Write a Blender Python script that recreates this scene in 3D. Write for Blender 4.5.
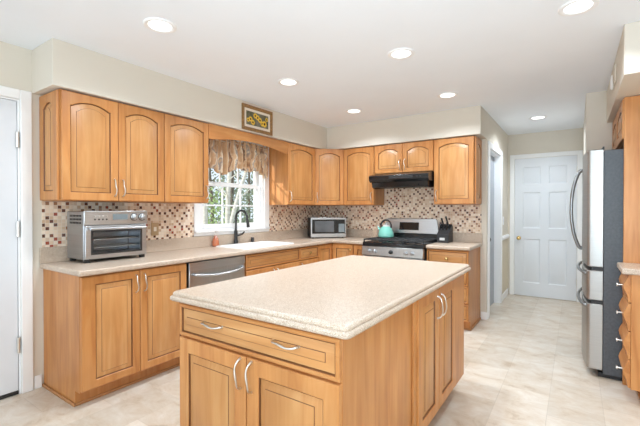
import bpy, bmesh, math, random
from mathutils import Vector, Matrix
for o in list(bpy.data.objects): bpy.data.objects.remove(o)
S = bpy.context.scene
COL = S.collection
R = math.radians
PI = math.pi

# ------------------------------------------------------------------ camera, world, sun, large lights, exposure
cam = bpy.data.cameras.new('camera'); cam_o = bpy.data.objects.new('camera', cam); COL.objects.link(cam_o)
cam_o.location = (3.251, -4.7628, 1.3047)
cam_o.rotation_euler = (R(90) - 0.0080, 0, 0.5998)
cam.sensor_fit = 'HORIZONTAL'; cam.sensor_width = 36.0; cam.lens = 36.0 * 373.84 / 640
cam.clip_start = 0.05; cam.clip_end = 200
S.camera = cam_o

world = bpy.data.worlds.new('sky'); S.world = world; world.use_nodes = True
wbg = world.node_tree.nodes['Background']
wbg.inputs[0].default_value = (0.80, 0.91, 1.0, 1); wbg.inputs[1].default_value = 1.0

sun = bpy.data.lights.new('sun', 'SUN'); sun.energy = 3.0; sun.angle = R(0.8); sun.color = (1.0, 0.94, 0.84)
sun_o = bpy.data.objects.new('sun', sun); COL.objects.link(sun_o)
sun_o.rotation_euler = Vector((0.50, 1.0, -0.42)).to_track_quat('-Z', 'Y').to_euler()

rear_fill = bpy.data.lights.new('added_rear_fill', 'AREA'); rear_fill.shape = 'RECTANGLE'; rear_fill.size = 4.4; rear_fill.size_y = 2.1  # added soft fill behind the camera; no patio doors are built
rear_fill.energy = 62; rear_fill.color = (0.74, 0.885, 1.0)
rear_fill_o = bpy.data.objects.new('added_rear_fill', rear_fill); COL.objects.link(rear_fill_o)
rear_fill_o.location = (2.4, -7.4, 1.3); rear_fill_o.rotation_euler = (R(90), 0, 0)

up_fill = bpy.data.lights.new('added_up_fill', 'AREA'); up_fill.shape = 'DISK'; up_fill.size = 0.8; up_fill.energy = 40; up_fill.color = (0.69, 0.865, 1.0)  # added unseen lamp aimed upward to brighten the ceiling
up_fill_o = bpy.data.objects.new('added_up_fill', up_fill); COL.objects.link(up_fill_o)
up_fill_o.location = (3.4, -4.95, 1.3); up_fill_o.rotation_euler = Vector((-0.24, 1.05, 1.0)).to_track_quat('-Z', 'Y').to_euler()

DOWNLIGHT_W = 10.0
S.view_settings.view_transform = 'Standard'; S.view_settings.look = 'None'
S.view_settings.exposure = 0.30; S.view_settings.gamma = 1.0; S.view_settings.use_curve_mapping = False
S.cycles.max_bounces = 10; S.cycles.diffuse_bounces = 7; S.cycles.glossy_bounces = 4
S.cycles.transmission_bounces = 6; S.cycles.transparent_max_bounces = 8
S.cycles.sample_clamp_indirect = 6.0; S.cycles.caustics_reflective = False; S.cycles.caustics_refractive = False
S.cycles.use_denoising = True

# ------------------------------------------------------------------ dimensions (metres)
H = 2.46            # ceiling
UT, UB = 2.141, 1.370   # upper cabinets top, bottom
SB = 2.146          # soffit underside
XH = 2.382          # hallway wall plane
YB = 1.671          # end wall of the hallway
CT = 0.914          # counter height

# ------------------------------------------------------------------ materials
MATS = {}
def srgb(r, g, b):
    f = lambda c: (c / 255 / 12.92) if c / 255 <= 0.04045 else ((c / 255 + 0.055) / 1.055) ** 2.4
    return (f(r), f(g), f(b), 1)
def new_mat(name, col=(0.8, 0.8, 0.8, 1), rough=0.5, metal=0.0, spec=0.5, coat=0.0):
    m = bpy.data.materials.new(name); m.use_nodes = True
    b = m.node_tree.nodes['Principled BSDF']
    b.inputs['Base Color'].default_value = col; b.inputs['Roughness'].default_value = rough
    b.inputs['Metallic'].default_value = metal; b.inputs['Specular IOR Level'].default_value = spec
    b.inputs['Coat Weight'].default_value = coat
    MATS[name] = m
    return m, m.node_tree, b
def N(nt, kind, **kw):
    n = nt.nodes.new(kind)
    for k, v in kw.items():
        if k in n.inputs: n.inputs[k].default_value = v
        else: setattr(n, k, v)
    return n
def ramp(nt, stops, interp='LINEAR'):
    n = nt.nodes.new('ShaderNodeValToRGB'); cr = n.color_ramp; cr.interpolation = interp
    while len(cr.elements) < len(stops): cr.elements.new(0.5)
    for e, (p, c) in zip(cr.elements, stops): e.position = p; e.color = c
    return n
def coords(nt, scale=(1, 1, 1), random_shift=False):
    tc = nt.nodes.new('ShaderNodeTexCoord'); mp = nt.nodes.new('ShaderNodeMapping')
    mp.inputs['Scale'].default_value = scale
    if random_shift:
        oi = nt.nodes.new('ShaderNodeObjectInfo'); mul = N(nt, 'ShaderNodeVectorMath', operation='SCALE'); mul.inputs['Scale'].default_value = 17.3
        cmb = nt.nodes.new('ShaderNodeCombineXYZ')
        for i in range(3): nt.links.new(oi.outputs['Random'], cmb.inputs[i])
        nt.links.new(cmb.outputs[0], mul.inputs[0])
        add = N(nt, 'ShaderNodeVectorMath', operation='ADD')
        nt.links.new(tc.outputs['Object'], add.inputs[0]); nt.links.new(mul.outputs[0], add.inputs[1])
        nt.links.new(add.outputs[0], mp.inputs['Vector'])
    else:
        nt.links.new(tc.outputs['Object'], mp.inputs['Vector'])
    return mp
def mottled(name, c1, c2, scale=3.0, rough=0.5, metal=0.0, bump=0.0, stretch=(1, 1, 1), spec=0.5, detail=4.0, coat=0.0):
    m, nt, b = new_mat(name, c1, rough, metal, spec, coat)
    mp = coords(nt, stretch, True)
    nz = N(nt, 'ShaderNodeTexNoise'); nz.inputs['Scale'].default_value = scale; nz.inputs['Detail'].default_value = detail
    nt.links.new(mp.outputs[0], nz.inputs['Vector'])
    rp = ramp(nt, [(0.3, c1), (0.7, c2)]); nt.links.new(nz.outputs[0], rp.inputs[0]); nt.links.new(rp.outputs[0], b.inputs['Base Color'])
    if bump:
        bp = N(nt, 'ShaderNodeBump'); bp.inputs['Strength'].default_value = bump; bp.inputs['Distance'].default_value = 0.002
        nt.links.new(nz.outputs[0], bp.inputs['Height']); nt.links.new(bp.outputs[0], b.inputs['Normal'])
    return m
def wood(name, axis, c_dark, c_mid, c_light, rough=0.36):
    m, nt, b = new_mat(name, c_mid, rough, 0, 0.45)
    st = {'z': (9, 9, 0.8), 'x': (0.8, 9, 9), 'y': (9, 0.8, 9)}[axis]
    mp = coords(nt, st, True)
    nz = N(nt, 'ShaderNodeTexNoise'); nz.inputs['Scale'].default_value = 2.2; nz.inputs['Detail'].default_value = 6; nz.inputs['Distortion'].default_value = 0.9
    nt.links.new(mp.outputs[0], nz.inputs['Vector'])
    rp = ramp(nt, [(0.25, c_dark), (0.5, c_mid), (0.75, c_light)]); nt.links.new(nz.outputs[0], rp.inputs[0])
    # broad cloudy figure of stained maple
    mp2 = coords(nt, tuple(0.25 * v + 1.2 for v in st), True)
    n2 = N(nt, 'ShaderNodeTexNoise'); n2.inputs['Scale'].default_value = 1.6; n2.inputs['Detail'].default_value = 3
    nt.links.new(mp2.outputs[0], n2.inputs['Vector'])
    rp2 = ramp(nt, [(0.3, (0.86, 0.83, 0.80, 1)), (0.7, (1.08, 1.08, 1.08, 1))]); nt.links.new(n2.outputs[0], rp2.inputs[0])
    mx = N(nt, 'ShaderNodeMix', data_type='RGBA', blend_type='MULTIPLY'); mx.inputs[0].default_value = 1.0
    nt.links.new(rp.outputs[0], mx.inputs[6]); nt.links.new(rp2.outputs[0], mx.inputs[7])
    oi = nt.nodes.new('ShaderNodeObjectInfo')     # every board takes the stain a little differently
    rp3 = ramp(nt, [(0.0, (0.93, 0.90, 0.87, 1)), (0.5, (0.98, 0.98, 0.97, 1)), (1.0, (1.06, 1.09, 1.14, 1))]); nt.links.new(oi.outputs['Random'], rp3.inputs[0])
    mx2 = N(nt, 'ShaderNodeMix', data_type='RGBA', blend_type='MULTIPLY'); mx2.inputs[0].default_value = 1.0
    nt.links.new(mx.outputs[2], mx2.inputs[6]); nt.links.new(rp3.outputs[0], mx2.inputs[7])
    nt.links.new(mx2.outputs[2], b.inputs['Base Color'])
    bp = N(nt, 'ShaderNodeBump'); bp.inputs['Strength'].default_value = 0.06; bp.inputs['Distance'].default_value = 0.001
    nt.links.new(nz.outputs[0], bp.inputs['Height']); nt.links.new(bp.outputs[0], b.inputs['Normal'])
    return m
WD, WM, WL = (0.455, 0.170, 0.049, 1), (0.565, 0.246, 0.077, 1), (0.630, 0.312, 0.116, 1)
wood('maple_panel_upright', 'z', (0.500, 0.214, 0.066, 1), (0.580, 0.280, 0.099, 1), (0.635, 0.345, 0.140, 1)); wood('maple_panel_level', 'x', (0.500, 0.214, 0.066, 1), (0.580, 0.280, 0.099, 1), (0.635, 0.345, 0.140, 1))
wood('maple_upright', 'z', WD, WM, WL); wood('maple_level', 'x', WD, WM, WL); wood('maple_deep', 'y', WD, WM, WL)
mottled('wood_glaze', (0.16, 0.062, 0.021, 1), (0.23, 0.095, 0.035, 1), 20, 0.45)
mottled('toe_kick_wood', (0.36, 0.165, 0.06, 1), (0.43, 0.20, 0.075, 1), 9, 0.5)
mottled('wall_paint', srgb(218, 210, 197), srgb(221, 213, 200), 2.0, 0.75, bump=0.03, spec=0.25)
mottled('wainscot_paint', srgb(213, 202, 180), srgb(216, 205, 184), 2.0, 0.7, spec=0.25)
mottled('ceiling_paint', srgb(240, 244, 250), srgb(242, 246, 252), 3.0, 0.85, spec=0.2)
mottled('white_trim', srgb(242, 242, 243), srgb(246, 246, 246), 4.0, 0.4)
mottled('white_door', srgb(222, 226, 231), srgb(226, 229, 234), 3.0, 0.42)
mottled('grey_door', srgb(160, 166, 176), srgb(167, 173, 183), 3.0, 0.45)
mottled('nickel', (0.72, 0.69, 0.65, 1), (0.80, 0.77, 0.73, 1), 30, 0.28, 1.0)
mottled('brass', (0.70, 0.50, 0.20, 1), (0.78, 0.58, 0.26, 1), 30, 0.25, 1.0)
mottled('steel', (0.43, 0.45, 0.475, 1), (0.51, 0.53, 0.555, 1), 6, 0.32, 1.0, stretch=(0.4, 0.4, 40))
mottled('steel_level', (0.50, 0.50, 0.50, 1), (0.58, 0.58, 0.575, 1), 6, 0.30, 1.0, stretch=(40, 40, 0.6))
mottled('steel_bright', (0.54, 0.56, 0.585, 1), (0.62, 0.64, 0.665, 1), 6, 0.30, 1.0, stretch=(0.4, 0.4, 40))
mottled('fridge_steel', (0.40, 0.385, 0.365, 1), (0.46, 0.445, 0.425, 1), 6, 0.42, 1.0, stretch=(0.4, 0.4, 40))
mottled('handle_steel', (0.26, 0.26, 0.26, 1), (0.32, 0.32, 0.32, 1), 6, 0.3, 1.0)
mottled('black_gloss', (0.010, 0.010, 0.011, 1), (0.014, 0.014, 0.015, 1), 8, 0.16)
mottled('black_matte', (0.016, 0.016, 0.017, 1), (0.026, 0.026, 0.027, 1), 14, 0.5)
mottled('black_iron', (0.022, 0.022, 0.023, 1), (0.035, 0.035, 0.036, 1), 40, 0.6, bump=0.2)
mottled('faucet_bronze', (0.014, 0.013, 0.013, 1), (0.024, 0.022, 0.021, 1), 20, 0.32)
mottled('fridge_side', srgb(74, 78, 83), srgb(86, 90, 95), 60, 0.5, bump=0.25, spec=0.4)
mottled('sink_white', srgb(240, 238, 234), srgb(244, 242, 238), 5, 0.2)
mottled('almond_plastic', srgb(176, 146, 108), srgb(184, 154, 116), 6, 0.4)
mottled('kettle_enamel', srgb(126, 198, 182), srgb(134, 205, 189), 6, 0.15, coat=0.4)
mottled('display_grey', srgb(116, 126, 130), srgb(128, 138, 142), 10, 0.25)
mottled('window_screen_grey', srgb(70, 72, 75), srgb(110, 112, 116), 3, 0.18)
mottled('plate_silver', srgb(200, 200, 198), srgb(214, 214, 212), 20, 0.4)
mottled('picture_frame_wood', srgb(128, 92, 52), srgb(164, 124, 76), 14, 0.4, stretch=(3, 3, 3))
mottled('mat_board', srgb(230, 218, 202), srgb(236, 226, 212), 10, 0.8)
mottled('petal_yellow', srgb(226, 180, 44), srgb(240, 206, 84), 40, 0.7)
mottled('flower_heart', srgb(70, 44, 20), srgb(92, 60, 28), 60, 0.8)
mottled('painted_leaf', srgb(70, 74, 42), srgb(140, 132, 120), 14, 0.8)
mottled('amber_soap', srgb(176, 96, 66), srgb(196, 118, 84), 12, 0.15)
mottled('soap_pump', srgb(214, 206, 200), srgb(224, 216, 210), 12, 0.3)
mottled('bark_pale', srgb(196, 192, 182), srgb(232, 229, 221), 7, 0.9, stretch=(1, 1, 4))
mottled('bark_dark', srgb(92, 84, 76), srgb(122, 112, 100), 7, 0.9, stretch=(4, 4, 1))
mottled('leaf_green', srgb(136, 164, 92), srgb(190, 208, 150), 2.0, 0.7)
mottled('leaf_grey', srgb(104, 118, 98), srgb(160, 172, 150), 2.0, 0.7)
mottled('ground_leaves', srgb(170, 164, 142), srgb(206, 204, 190), 1.5, 0.95)
mottled('siding', srgb(216, 216, 212), srgb(222, 222, 218), 1.5, 0.8)

def glass_mat(name, tint, refl):
    m = bpy.data.materials.new(name); m.use_nodes = True; nt = m.node_tree; nt.nodes.clear()
    out = nt.nodes.new('ShaderNodeOutputMaterial'); tr = nt.nodes.new('ShaderNodeBsdfTransparent'); gl = nt.nodes.new('ShaderNodeBsdfGlossy')
    tr.inputs[0].default_value = tint; gl.inputs['Roughness'].default_value = 0.03
    mx = nt.nodes.new('ShaderNodeMixShader'); fr = nt.nodes.new('ShaderNodeFresnel'); fr.inputs['IOR'].default_value = refl
    ge = nt.nodes.new('ShaderNodeNewGeometry'); inv = N(nt, 'ShaderNodeMath', operation='SUBTRACT'); inv.inputs[0].default_value = 1.0
    nt.links.new(ge.outputs['Backfacing'], inv.inputs[1]); fm = N(nt, 'ShaderNodeMath', operation='MULTIPLY')
    nt.links.new(inv.outputs[0], fm.inputs[0]); nt.links.new(fr.outputs[0], fm.inputs[1])
    nt.links.new(fm.outputs[0], mx.inputs[0]); nt.links.new(tr.outputs[0], mx.inputs[1]); nt.links.new(gl.outputs[0], mx.inputs[2])
    nt.links.new(mx.outputs[0], out.inputs[0]); MATS[name] = m
glass_mat('clear_glass', (0.97, 0.98, 0.98, 1), 1.35)
glass_mat('oven_glass', (0.80, 0.81, 0.82, 1), 1.5)

def lamp_mat():
    m = bpy.data.materials.new('lamp_lens'); m.use_nodes = True; nt = m.node_tree; nt.nodes.clear()
    out = nt.nodes.new('ShaderNodeOutputMaterial'); em = nt.nodes.new('ShaderNodeEmission')
    em.inputs[0].default_value = (1, 0.98, 0.95, 1); em.inputs[1].default_value = 3.0
    nt.links.new(em.outputs[0], out.inputs[0]); MATS['lamp_lens'] = m
lamp_mat()

def laminate():
    m, nt, b = new_mat('counter_laminate', (0.6, 0.5, 0.4, 1), 0.34, 0, 0.5)
    mp = coords(nt)
    v = N(nt, 'ShaderNodeTexVoronoi'); v.inputs['Scale'].default_value = 520; nt.links.new(mp.outputs[0], v.inputs['Vector'])
    sep = N(nt, 'ShaderNodeSeparateColor'); nt.links.new(v.outputs['Color'], sep.inputs[0])
    rp = ramp(nt, [(0.0, srgb(158, 130, 106)), (0.12, srgb(184, 160, 138)), (0.34, srgb(200, 181, 162)), (0.74, srgb(209, 193, 177)), (0.9, srgb(224, 213, 201))], 'CONSTANT')
    nt.links.new(sep.outputs[0], rp.inputs[0])
    n2 = N(nt, 'ShaderNodeTexNoise'); n2.inputs['Scale'].default_value = 45; n2.inputs['Detail'].default_value = 3; nt.links.new(mp.outputs[0], n2.inputs['Vector'])
    rp2 = ramp(nt, [(0.35, (0.94, 0.93, 0.92, 1)), (0.65, (1.03, 1.03, 1.03, 1))]); nt.links.new(n2.outputs[0], rp2.inputs[0])
    mx = N(nt, 'ShaderNodeMix', data_type='RGBA', blend_type='MULTIPLY'); mx.inputs[0].default_value = 1
    nt.links.new(rp.outputs[0], mx.inputs[6]); nt.links.new(rp2.outputs[0], mx.inputs[7]); nt.links.new(mx.outputs[2], b.inputs['Base Color'])
laminate()

def mosaic():
    """one inch glass and stone tiles, random colour per tile; uses plane coordinates (across, up) = (x + y, z)"""
    m, nt, b = new_mat('mosaic_tile', (0.7, 0.6, 0.5, 1), 0.28, 0, 0.5)
    tc = nt.nodes.new('ShaderNodeTexCoord'); sx = N(nt, 'ShaderNodeSeparateXYZ'); nt.links.new(tc.outputs['Object'], sx.inputs[0])
    def math_(op, a, bb):
        n = N(nt, 'ShaderNodeMath', operation=op)
        for i, q in enumerate((a, bb)):
            if isinstance(q, (int, float)): n.inputs[i].default_value = q
            elif q is not None: nt.links.new(q, n.inputs[i])
        return n.outputs[0]
    P = 0.0268
    u = math_('DIVIDE', math_('ADD', sx.outputs[0], sx.outputs[1]), P); w = math_('DIVIDE', sx.outputs[2], P)
    fu, fw = math_('FLOOR', u, None), math_('FLOOR', w, None)
    cm = N(nt, 'ShaderNodeCombineXYZ'); nt.links.new(fu, cm.inputs[0]); nt.links.new(fw, cm.inputs[1])
    wn = N(nt, 'ShaderNodeTexWhiteNoise', noise_dimensions='3D'); nt.links.new(cm.outputs[0], wn.inputs['Vector'])
    light = ramp(nt, [(0.0, srgb(210, 178, 148)), (0.18, srgb(228, 201, 174)), (0.42, srgb(238, 216, 193)), (0.68, srgb(243, 226, 207)), (0.88, srgb(220, 194, 168))], 'CONSTANT')
    dark = ramp(nt, [(0.0, srgb(96, 54, 36)), (0.42, srgb(124, 74, 52)), (0.66, srgb(158, 70, 46)), (0.80, srgb(158, 114, 84))], 'CONSTANT')
    wn2 = N(nt, 'ShaderNodeTexWhiteNoise', noise_dimensions='3D'); ad = N(nt, 'ShaderNodeVectorMath', operation='ADD'); ad.inputs[1].default_value = (37.5, 11.5, 3.5)
    nt.links.new(cm.outputs[0], ad.inputs[0]); nt.links.new(ad.outputs[0], wn2.inputs['Vector'])
    nt.links.new(wn.outputs['Value'], light.inputs[0]); nt.links.new(wn.outputs['Value'], dark.inputs[0])
    # dark tiles sit in a loose knight's-move spread, so they rarely touch
    lat = math_('FRACT', math_('ADD', math_('ADD', math_('MULTIPLY', fu, 0.38), math_('MULTIPLY', fw, 0.29)), math_('MULTIPLY', math_('SUBTRACT', wn2.outputs['Value'], 0.5), 0.18)), None)
    isd = math_('LESS_THAN', lat, 0.205)
    rp = N(nt, 'ShaderNodeMix', data_type='RGBA'); nt.links.new(isd, rp.inputs[0]); nt.links.new(light.outputs[0], rp.inputs[6]); nt.links.new(dark.outputs[0], rp.inputs[7])
    def edge(fr, fl):
        d = math_('SUBTRACT', fr, fl); d2 = math_('SUBTRACT', 1.0, d); return math_('MINIMUM', d, d2)
    e = math_('MINIMUM', edge(u, fu), edge(w, fw))
    isg = math_('LESS_THAN', e, 0.055)
    mx = N(nt, 'ShaderNodeMix', data_type='RGBA'); nt.links.new(isg, mx.inputs[0]); nt.links.new(rp.outputs[2], mx.inputs[6]); mx.inputs[7].default_value = srgb(226, 210, 194)
    nt.links.new(mx.outputs[2], b.inputs['Base Color'])
    rr = math_('ADD', math_('MULTIPLY', isg, 0.5), 0.25); nt.links.new(rr, b.inputs['Roughness'])
mosaic()

def floor_mat():
    m, nt, b = new_mat('stone_look_floor', (0.7, 0.65, 0.6, 1), 0.33, 0, 0.45)
    mp = coords(nt)
    rot = N(nt, 'ShaderNodeMapping'); rot.inputs['Rotation'].default_value = (0, 0, R(90)); rot.inputs['Location'].default_value = (0.11, -0.105, 0); nt.links.new(mp.outputs[0], rot.inputs['Vector'])
    br = N(nt, 'ShaderNodeTexBrick'); br.offset = 0.5; br.inputs['Scale'].default_value = 1.0
    br.inputs['Brick Width'].default_value = 0.60; br.inputs['Row Height'].default_value = 0.30; br.inputs['Mortar Size'].default_value = 0.0026; br.inputs['Mortar Smooth'].default_value = 0.4
    br.inputs['Color1'].default_value = (0.84, 0.82, 0.79, 1); br.inputs['Color2'].default_value = (1.05, 1.05, 1.05, 1); br.inputs['Mortar'].default_value = (0.80, 0.78, 0.75, 1)
    nt.links.new(rot.outputs[0], br.inputs['Vector'])
    n1 = N(nt, 'ShaderNodeTexNoise'); n1.inputs['Scale'].default_value = 5.0; n1.inputs['Detail'].default_value = 8; n1.inputs['Roughness'].default_value = 0.70; n1.inputs['Distortion'].default_value = 0.5
    mst = N(nt, 'ShaderNodeMapping'); mst.inputs['Scale'].default_value = (1.0, 1.5, 1); nt.links.new(mp.outputs[0], mst.inputs['Vector']); nt.links.new(mst.outputs[0], n1.inputs['Vector'])
    rp = ramp(nt, [(0.28, srgb(180, 158, 134)), (0.43, srgb(206, 191, 173)), (0.58, srgb(215, 205, 192)), (0.74, srgb(226, 220, 211))]); nt.links.new(n1.outputs[0], rp.inputs[0])
    mx = N(nt, 'ShaderNodeMix', data_type='RGBA', blend_type='MULTIPLY'); mx.inputs[0].default_value = 0.8
    nt.links.new(rp.outputs[0], mx.inputs[6]); nt.links.new(br.outputs[0], mx.inputs[7]); nt.links.new(mx.outputs[2], b.inputs['Base Color'])
    bp = N(nt, 'ShaderNodeBump'); bp.inputs['Strength'].default_value = 0.12; bp.inputs['Distance'].default_value = 0.002
    nt.links.new(n1.outputs[0], bp.inputs['Height']); nt.links.new(bp.outputs[0], b.inputs['Normal'])
floor_mat()

def curtain_mat():
    m, nt, b = new_mat('striped_fabric', (0.5, 0.4, 0.3, 1), 0.55, 0, 0.35)
    b.inputs['Sheen Weight'].default_value = 0.3
    uv = N(nt, 'ShaderNodeUVMap'); sx = N(nt, 'ShaderNodeSeparateXYZ'); nt.links.new(uv.outputs[0], sx.inputs[0])
    mu = N(nt, 'ShaderNodeMath', operation='MULTIPLY'); mu.inputs[1].default_value = 9.0; nt.links.new(sx.outputs[0], mu.inputs[0])
    fr = N(nt, 'ShaderNodeMath', operation='FRACT'); nt.links.new(mu.outputs[0], fr.inputs[0])
    nz = N(nt, 'ShaderNodeTexNoise'); nz.inputs['Scale'].default_value = 14.0; nz.inputs['Detail'].default_value = 3; mpn = N(nt, 'ShaderNodeMapping'); mpn.inputs['Scale'].default_value = (1, 0.15, 1)
    nt.links.new(uv.outputs[0], mpn.inputs[0]); nt.links.new(mpn.outputs[0], nz.inputs['Vector'])
    ad = N(nt, 'ShaderNodeMath', operation='MULTIPLY_ADD'); ad.inputs[1].default_value = 1.5; nt.links.new(nz.outputs[0], ad.inputs[0]); nt.links.new(mu.outputs[0], ad.inputs[2]); nt.links.new(ad.outputs[0], fr.inputs[0])
    rp = ramp(nt, [(0.0, srgb(196, 156, 118)), (0.25, srgb(212, 176, 138)), (0.36, srgb(236, 220, 196)), (0.42, srgb(160, 152, 146)), (0.55, srgb(216, 182, 146)), (0.70, srgb(178, 134, 96)), (0.82, srgb(128, 96, 74)), (0.90, srgb(222, 194, 162)), (1.0, srgb(196, 156, 118))])  # stripe colours, with fold highlights painted in as the palest band
    nt.links.new(fr.outputs[0], rp.inputs[0]); nt.links.new(rp.outputs[0], b.inputs['Base Color'])
curtain_mat()

# ------------------------------------------------------------------ mesh helpers
class MB:
    def __init__(s): s.v = []; s.f = []; s.m = []; s.uv = None
    def add(s, pts): k = len(s.v); s.v += [tuple(p) for p in pts]; return k
    def face(s, idx, mi=0): s.f.append(tuple(idx)); s.m.append(mi)
    def box(s, x0, x1, y0, y1, z0, z1, mi=0):
        k = s.add([(x0, y0, z0), (x1, y0, z0), (x1, y1, z0), (x0, y1, z0), (x0, y0, z1), (x1, y0, z1), (x1, y1, z1), (x0, y1, z1)])
        for q in ((0, 3, 2, 1), (4, 5, 6, 7), (0, 1, 5, 4), (1, 2, 6, 5), (2, 3, 7, 6), (3, 0, 4, 7)): s.face([k + i for i in q], mi)
        return s
    def rings(s, loops, cap0=True, cap1=True, mi=0, mis=None, closed=True):
        ks = [s.add(l) for l in loops]; n = len(loops[0])
        for a in range(len(loops) - 1):
            for i in range(n if closed else n - 1):
                j = (i + 1) % n
                s.face((ks[a] + i, ks[a] + j, ks[a + 1] + j, ks[a + 1] + i), mis[a] if mis else mi)
        if cap0: s.face([ks[0] + i for i in range(n)][::-1], mis[0] if mis else mi)
        if cap1: s.face([ks[-1] + i for i in range(n)], mis[-1] if mis else mi)
        return s
    def lathe(s, prof, c=(0, 0, 0), n=24, axis='z', mi=0, cap0=True, cap1=True):
        loops = []
        for r, h in prof:
            l = []
            for i in range(n):
                a = 2 * PI * i / n; p, q = r * math.cos(a), r * math.sin(a)
                v = {'z': (p, q, h), 'y': (p, h, q), 'x': (h, p, q)}[axis]
                l.append((v[0] + c[0], v[1] + c[1], v[2] + c[2]))
            loops.append(l)
        return s.rings(loops, cap0, cap1, mi)
    def tube(s, path, rad, n=10, mi=0, flat=1.0):
        P = [Vector(p) for p in path]; rs = rad if isinstance(rad, (list, tuple)) else [rad] * len(P)
        t0 = (P[1] - P[0]).normalized(); up = Vector((0, 0, 1)) if abs(t0.z) < 0.9 else Vector((1, 0, 0))
        nrm = t0.cross(up).normalized(); loops = []
        for i, p in enumerate(P):
            t = (P[min(i + 1, len(P) - 1)] - P[max(i - 1, 0)]).normalized()
            nrm = (nrm - t * nrm.dot(t)).normalized(); bn = t.cross(nrm)
            loops.append([p + nrm * (rs[i] * math.cos(2 * PI * k / n)) + bn * (rs[i] * flat * math.sin(2 * PI * k / n)) for k in range(n)])
        return s.rings(loops, True, True, mi)
    def prism(s, poly, a0, a1, axis='x', mi=0):
        def pt(p, a): return {'x': (a, p[0], p[1]), 'y': (p[0], a, p[1]), 'z': (p[0], p[1], a)}[axis]
        return s.rings([[pt(p, a0) for p in poly], [pt(p, a1) for p in poly]], True, True, mi)
    def cells(s, xs, ys, filled, z0, z1, mi=0):
        """one slab with holes: only outer faces, shared vertices"""
        idx = {}
        def vid(i, j, k):
            if (i, j, k) not in idx: idx[(i, j, k)] = s.add([(xs[i], ys[j], (z0, z1)[k])])
            return idx[(i, j, k)]
        nx, ny = len(xs) - 1, len(ys) - 1
        F = lambda i, j: 0 <= i < nx and 0 <= j < ny and filled((xs[i] + xs[i + 1]) / 2, (ys[j] + ys[j + 1]) / 2)
        for i in range(nx):
            for j in range(ny):
                if not F(i, j): continue
                s.face((vid(i, j, 1), vid(i + 1, j, 1), vid(i + 1, j + 1, 1), vid(i, j + 1, 1)), mi)
                s.face((vid(i, j, 0), vid(i, j + 1, 0), vid(i + 1, j + 1, 0), vid(i + 1, j, 0)), mi)
                for (di, dj, a, b) in ((-1, 0, (i, j + 1), (i, j)), (1, 0, (i + 1, j), (i + 1, j + 1)), (0, -1, (i, j), (i + 1, j)), (0, 1, (i + 1, j + 1), (i, j + 1))):
                    if not F(i + di, j + dj): s.face((vid(*a, 0), vid(*b, 0), vid(*b, 1), vid(*a, 1)), mi)
        return s
    def build(s, name, mats, parent=None, loc=(0, 0, 0), rz=0.0, bevel=0.0, segs=2, smooth=35, recalc=True):
        me = bpy.data.meshes.new(name); me.from_pydata(s.v, [], s.f)
        for mm in ([mats] if isinstance(mats, str) else mats): me.materials.append(MATS[mm])
        for p, mi in zip(me.polygons, s.m): p.material_index = mi
        if recalc:
            bm = bmesh.new(); bm.from_mesh(me); bmesh.ops.recalc_face_normals(bm, faces=bm.faces); bm.to_mesh(me); bm.free()
        if smooth:
            me.polygons.foreach_set('use_smooth', [True] * len(me.polygons)); me.set_sharp_from_angle(angle=R(smooth))
        o = bpy.data.objects.new(name, me); COL.objects.link(o); o.location = loc; o.rotation_euler = (0, 0, rz)
        if parent: o.parent = parent
        if bevel:
            b = o.modifiers.new('edge', 'BEVEL'); b.width = bevel; b.segments = segs; b.limit_method = 'ANGLE'; b.angle_limit = R(40)
        return o
def bx(*a): return MB().box(*a)
def rrect(x0, x1, y0, y1, r, z, n=5):
    pts = []
    for cx, cy, a0 in ((x1 - r, y1 - r, 0), (x0 + r, y1 - r, 90), (x0 + r, y0 + r, 180), (x1 - r, y0 + r, 270)):
        for i in range(n + 1):
            a = R(a0 + 90 * i / n); pts.append((cx + r * math.cos(a), cy + r * math.sin(a), z))
    return pts
def thing(name, label, cat, loc=(0, 0, 0), rz=0.0, group=None):
    o = bpy.data.objects.new(name, None); COL.objects.link(o); o.empty_display_size = 0.1
    o.location = loc; o.rotation_euler = (0, 0, rz); return tag(o, label, cat, group)
def tag(o, label, cat, group=None):
    o['label'] = label; o['category'] = cat
    if group: o['group'] = group
    return o
def struct(o):
    o['kind'] = 'structure'; return o
def struct_root(name, loc=(0, 0, 0), rz=0.0):
    o = bpy.data.objects.new(name, None); COL.objects.link(o); o.location = loc; o.rotation_euler = (0, 0, rz); return struct(o)
def smooth_path(pts, n=6):
    """Catmull-Rom through points"""
    P = [Vector(p) for p in pts]; P = [P[0] * 2 - P[1]] + P + [P[-1] * 2 - P[-2]]; out = []
    for i in range(1, len(P) - 2):
        for k in range(n):
            t = k / n; a, b, c, d = P[i - 1:i + 3]
            out.append(0.5 * ((2 * b) + (c - a) * t + (2 * a - 5 * b + 4 * c - d) * t * t + (3 * b - a - 3 * c + d) * t ** 3))
    out.append(P[-2]); return out

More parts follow.
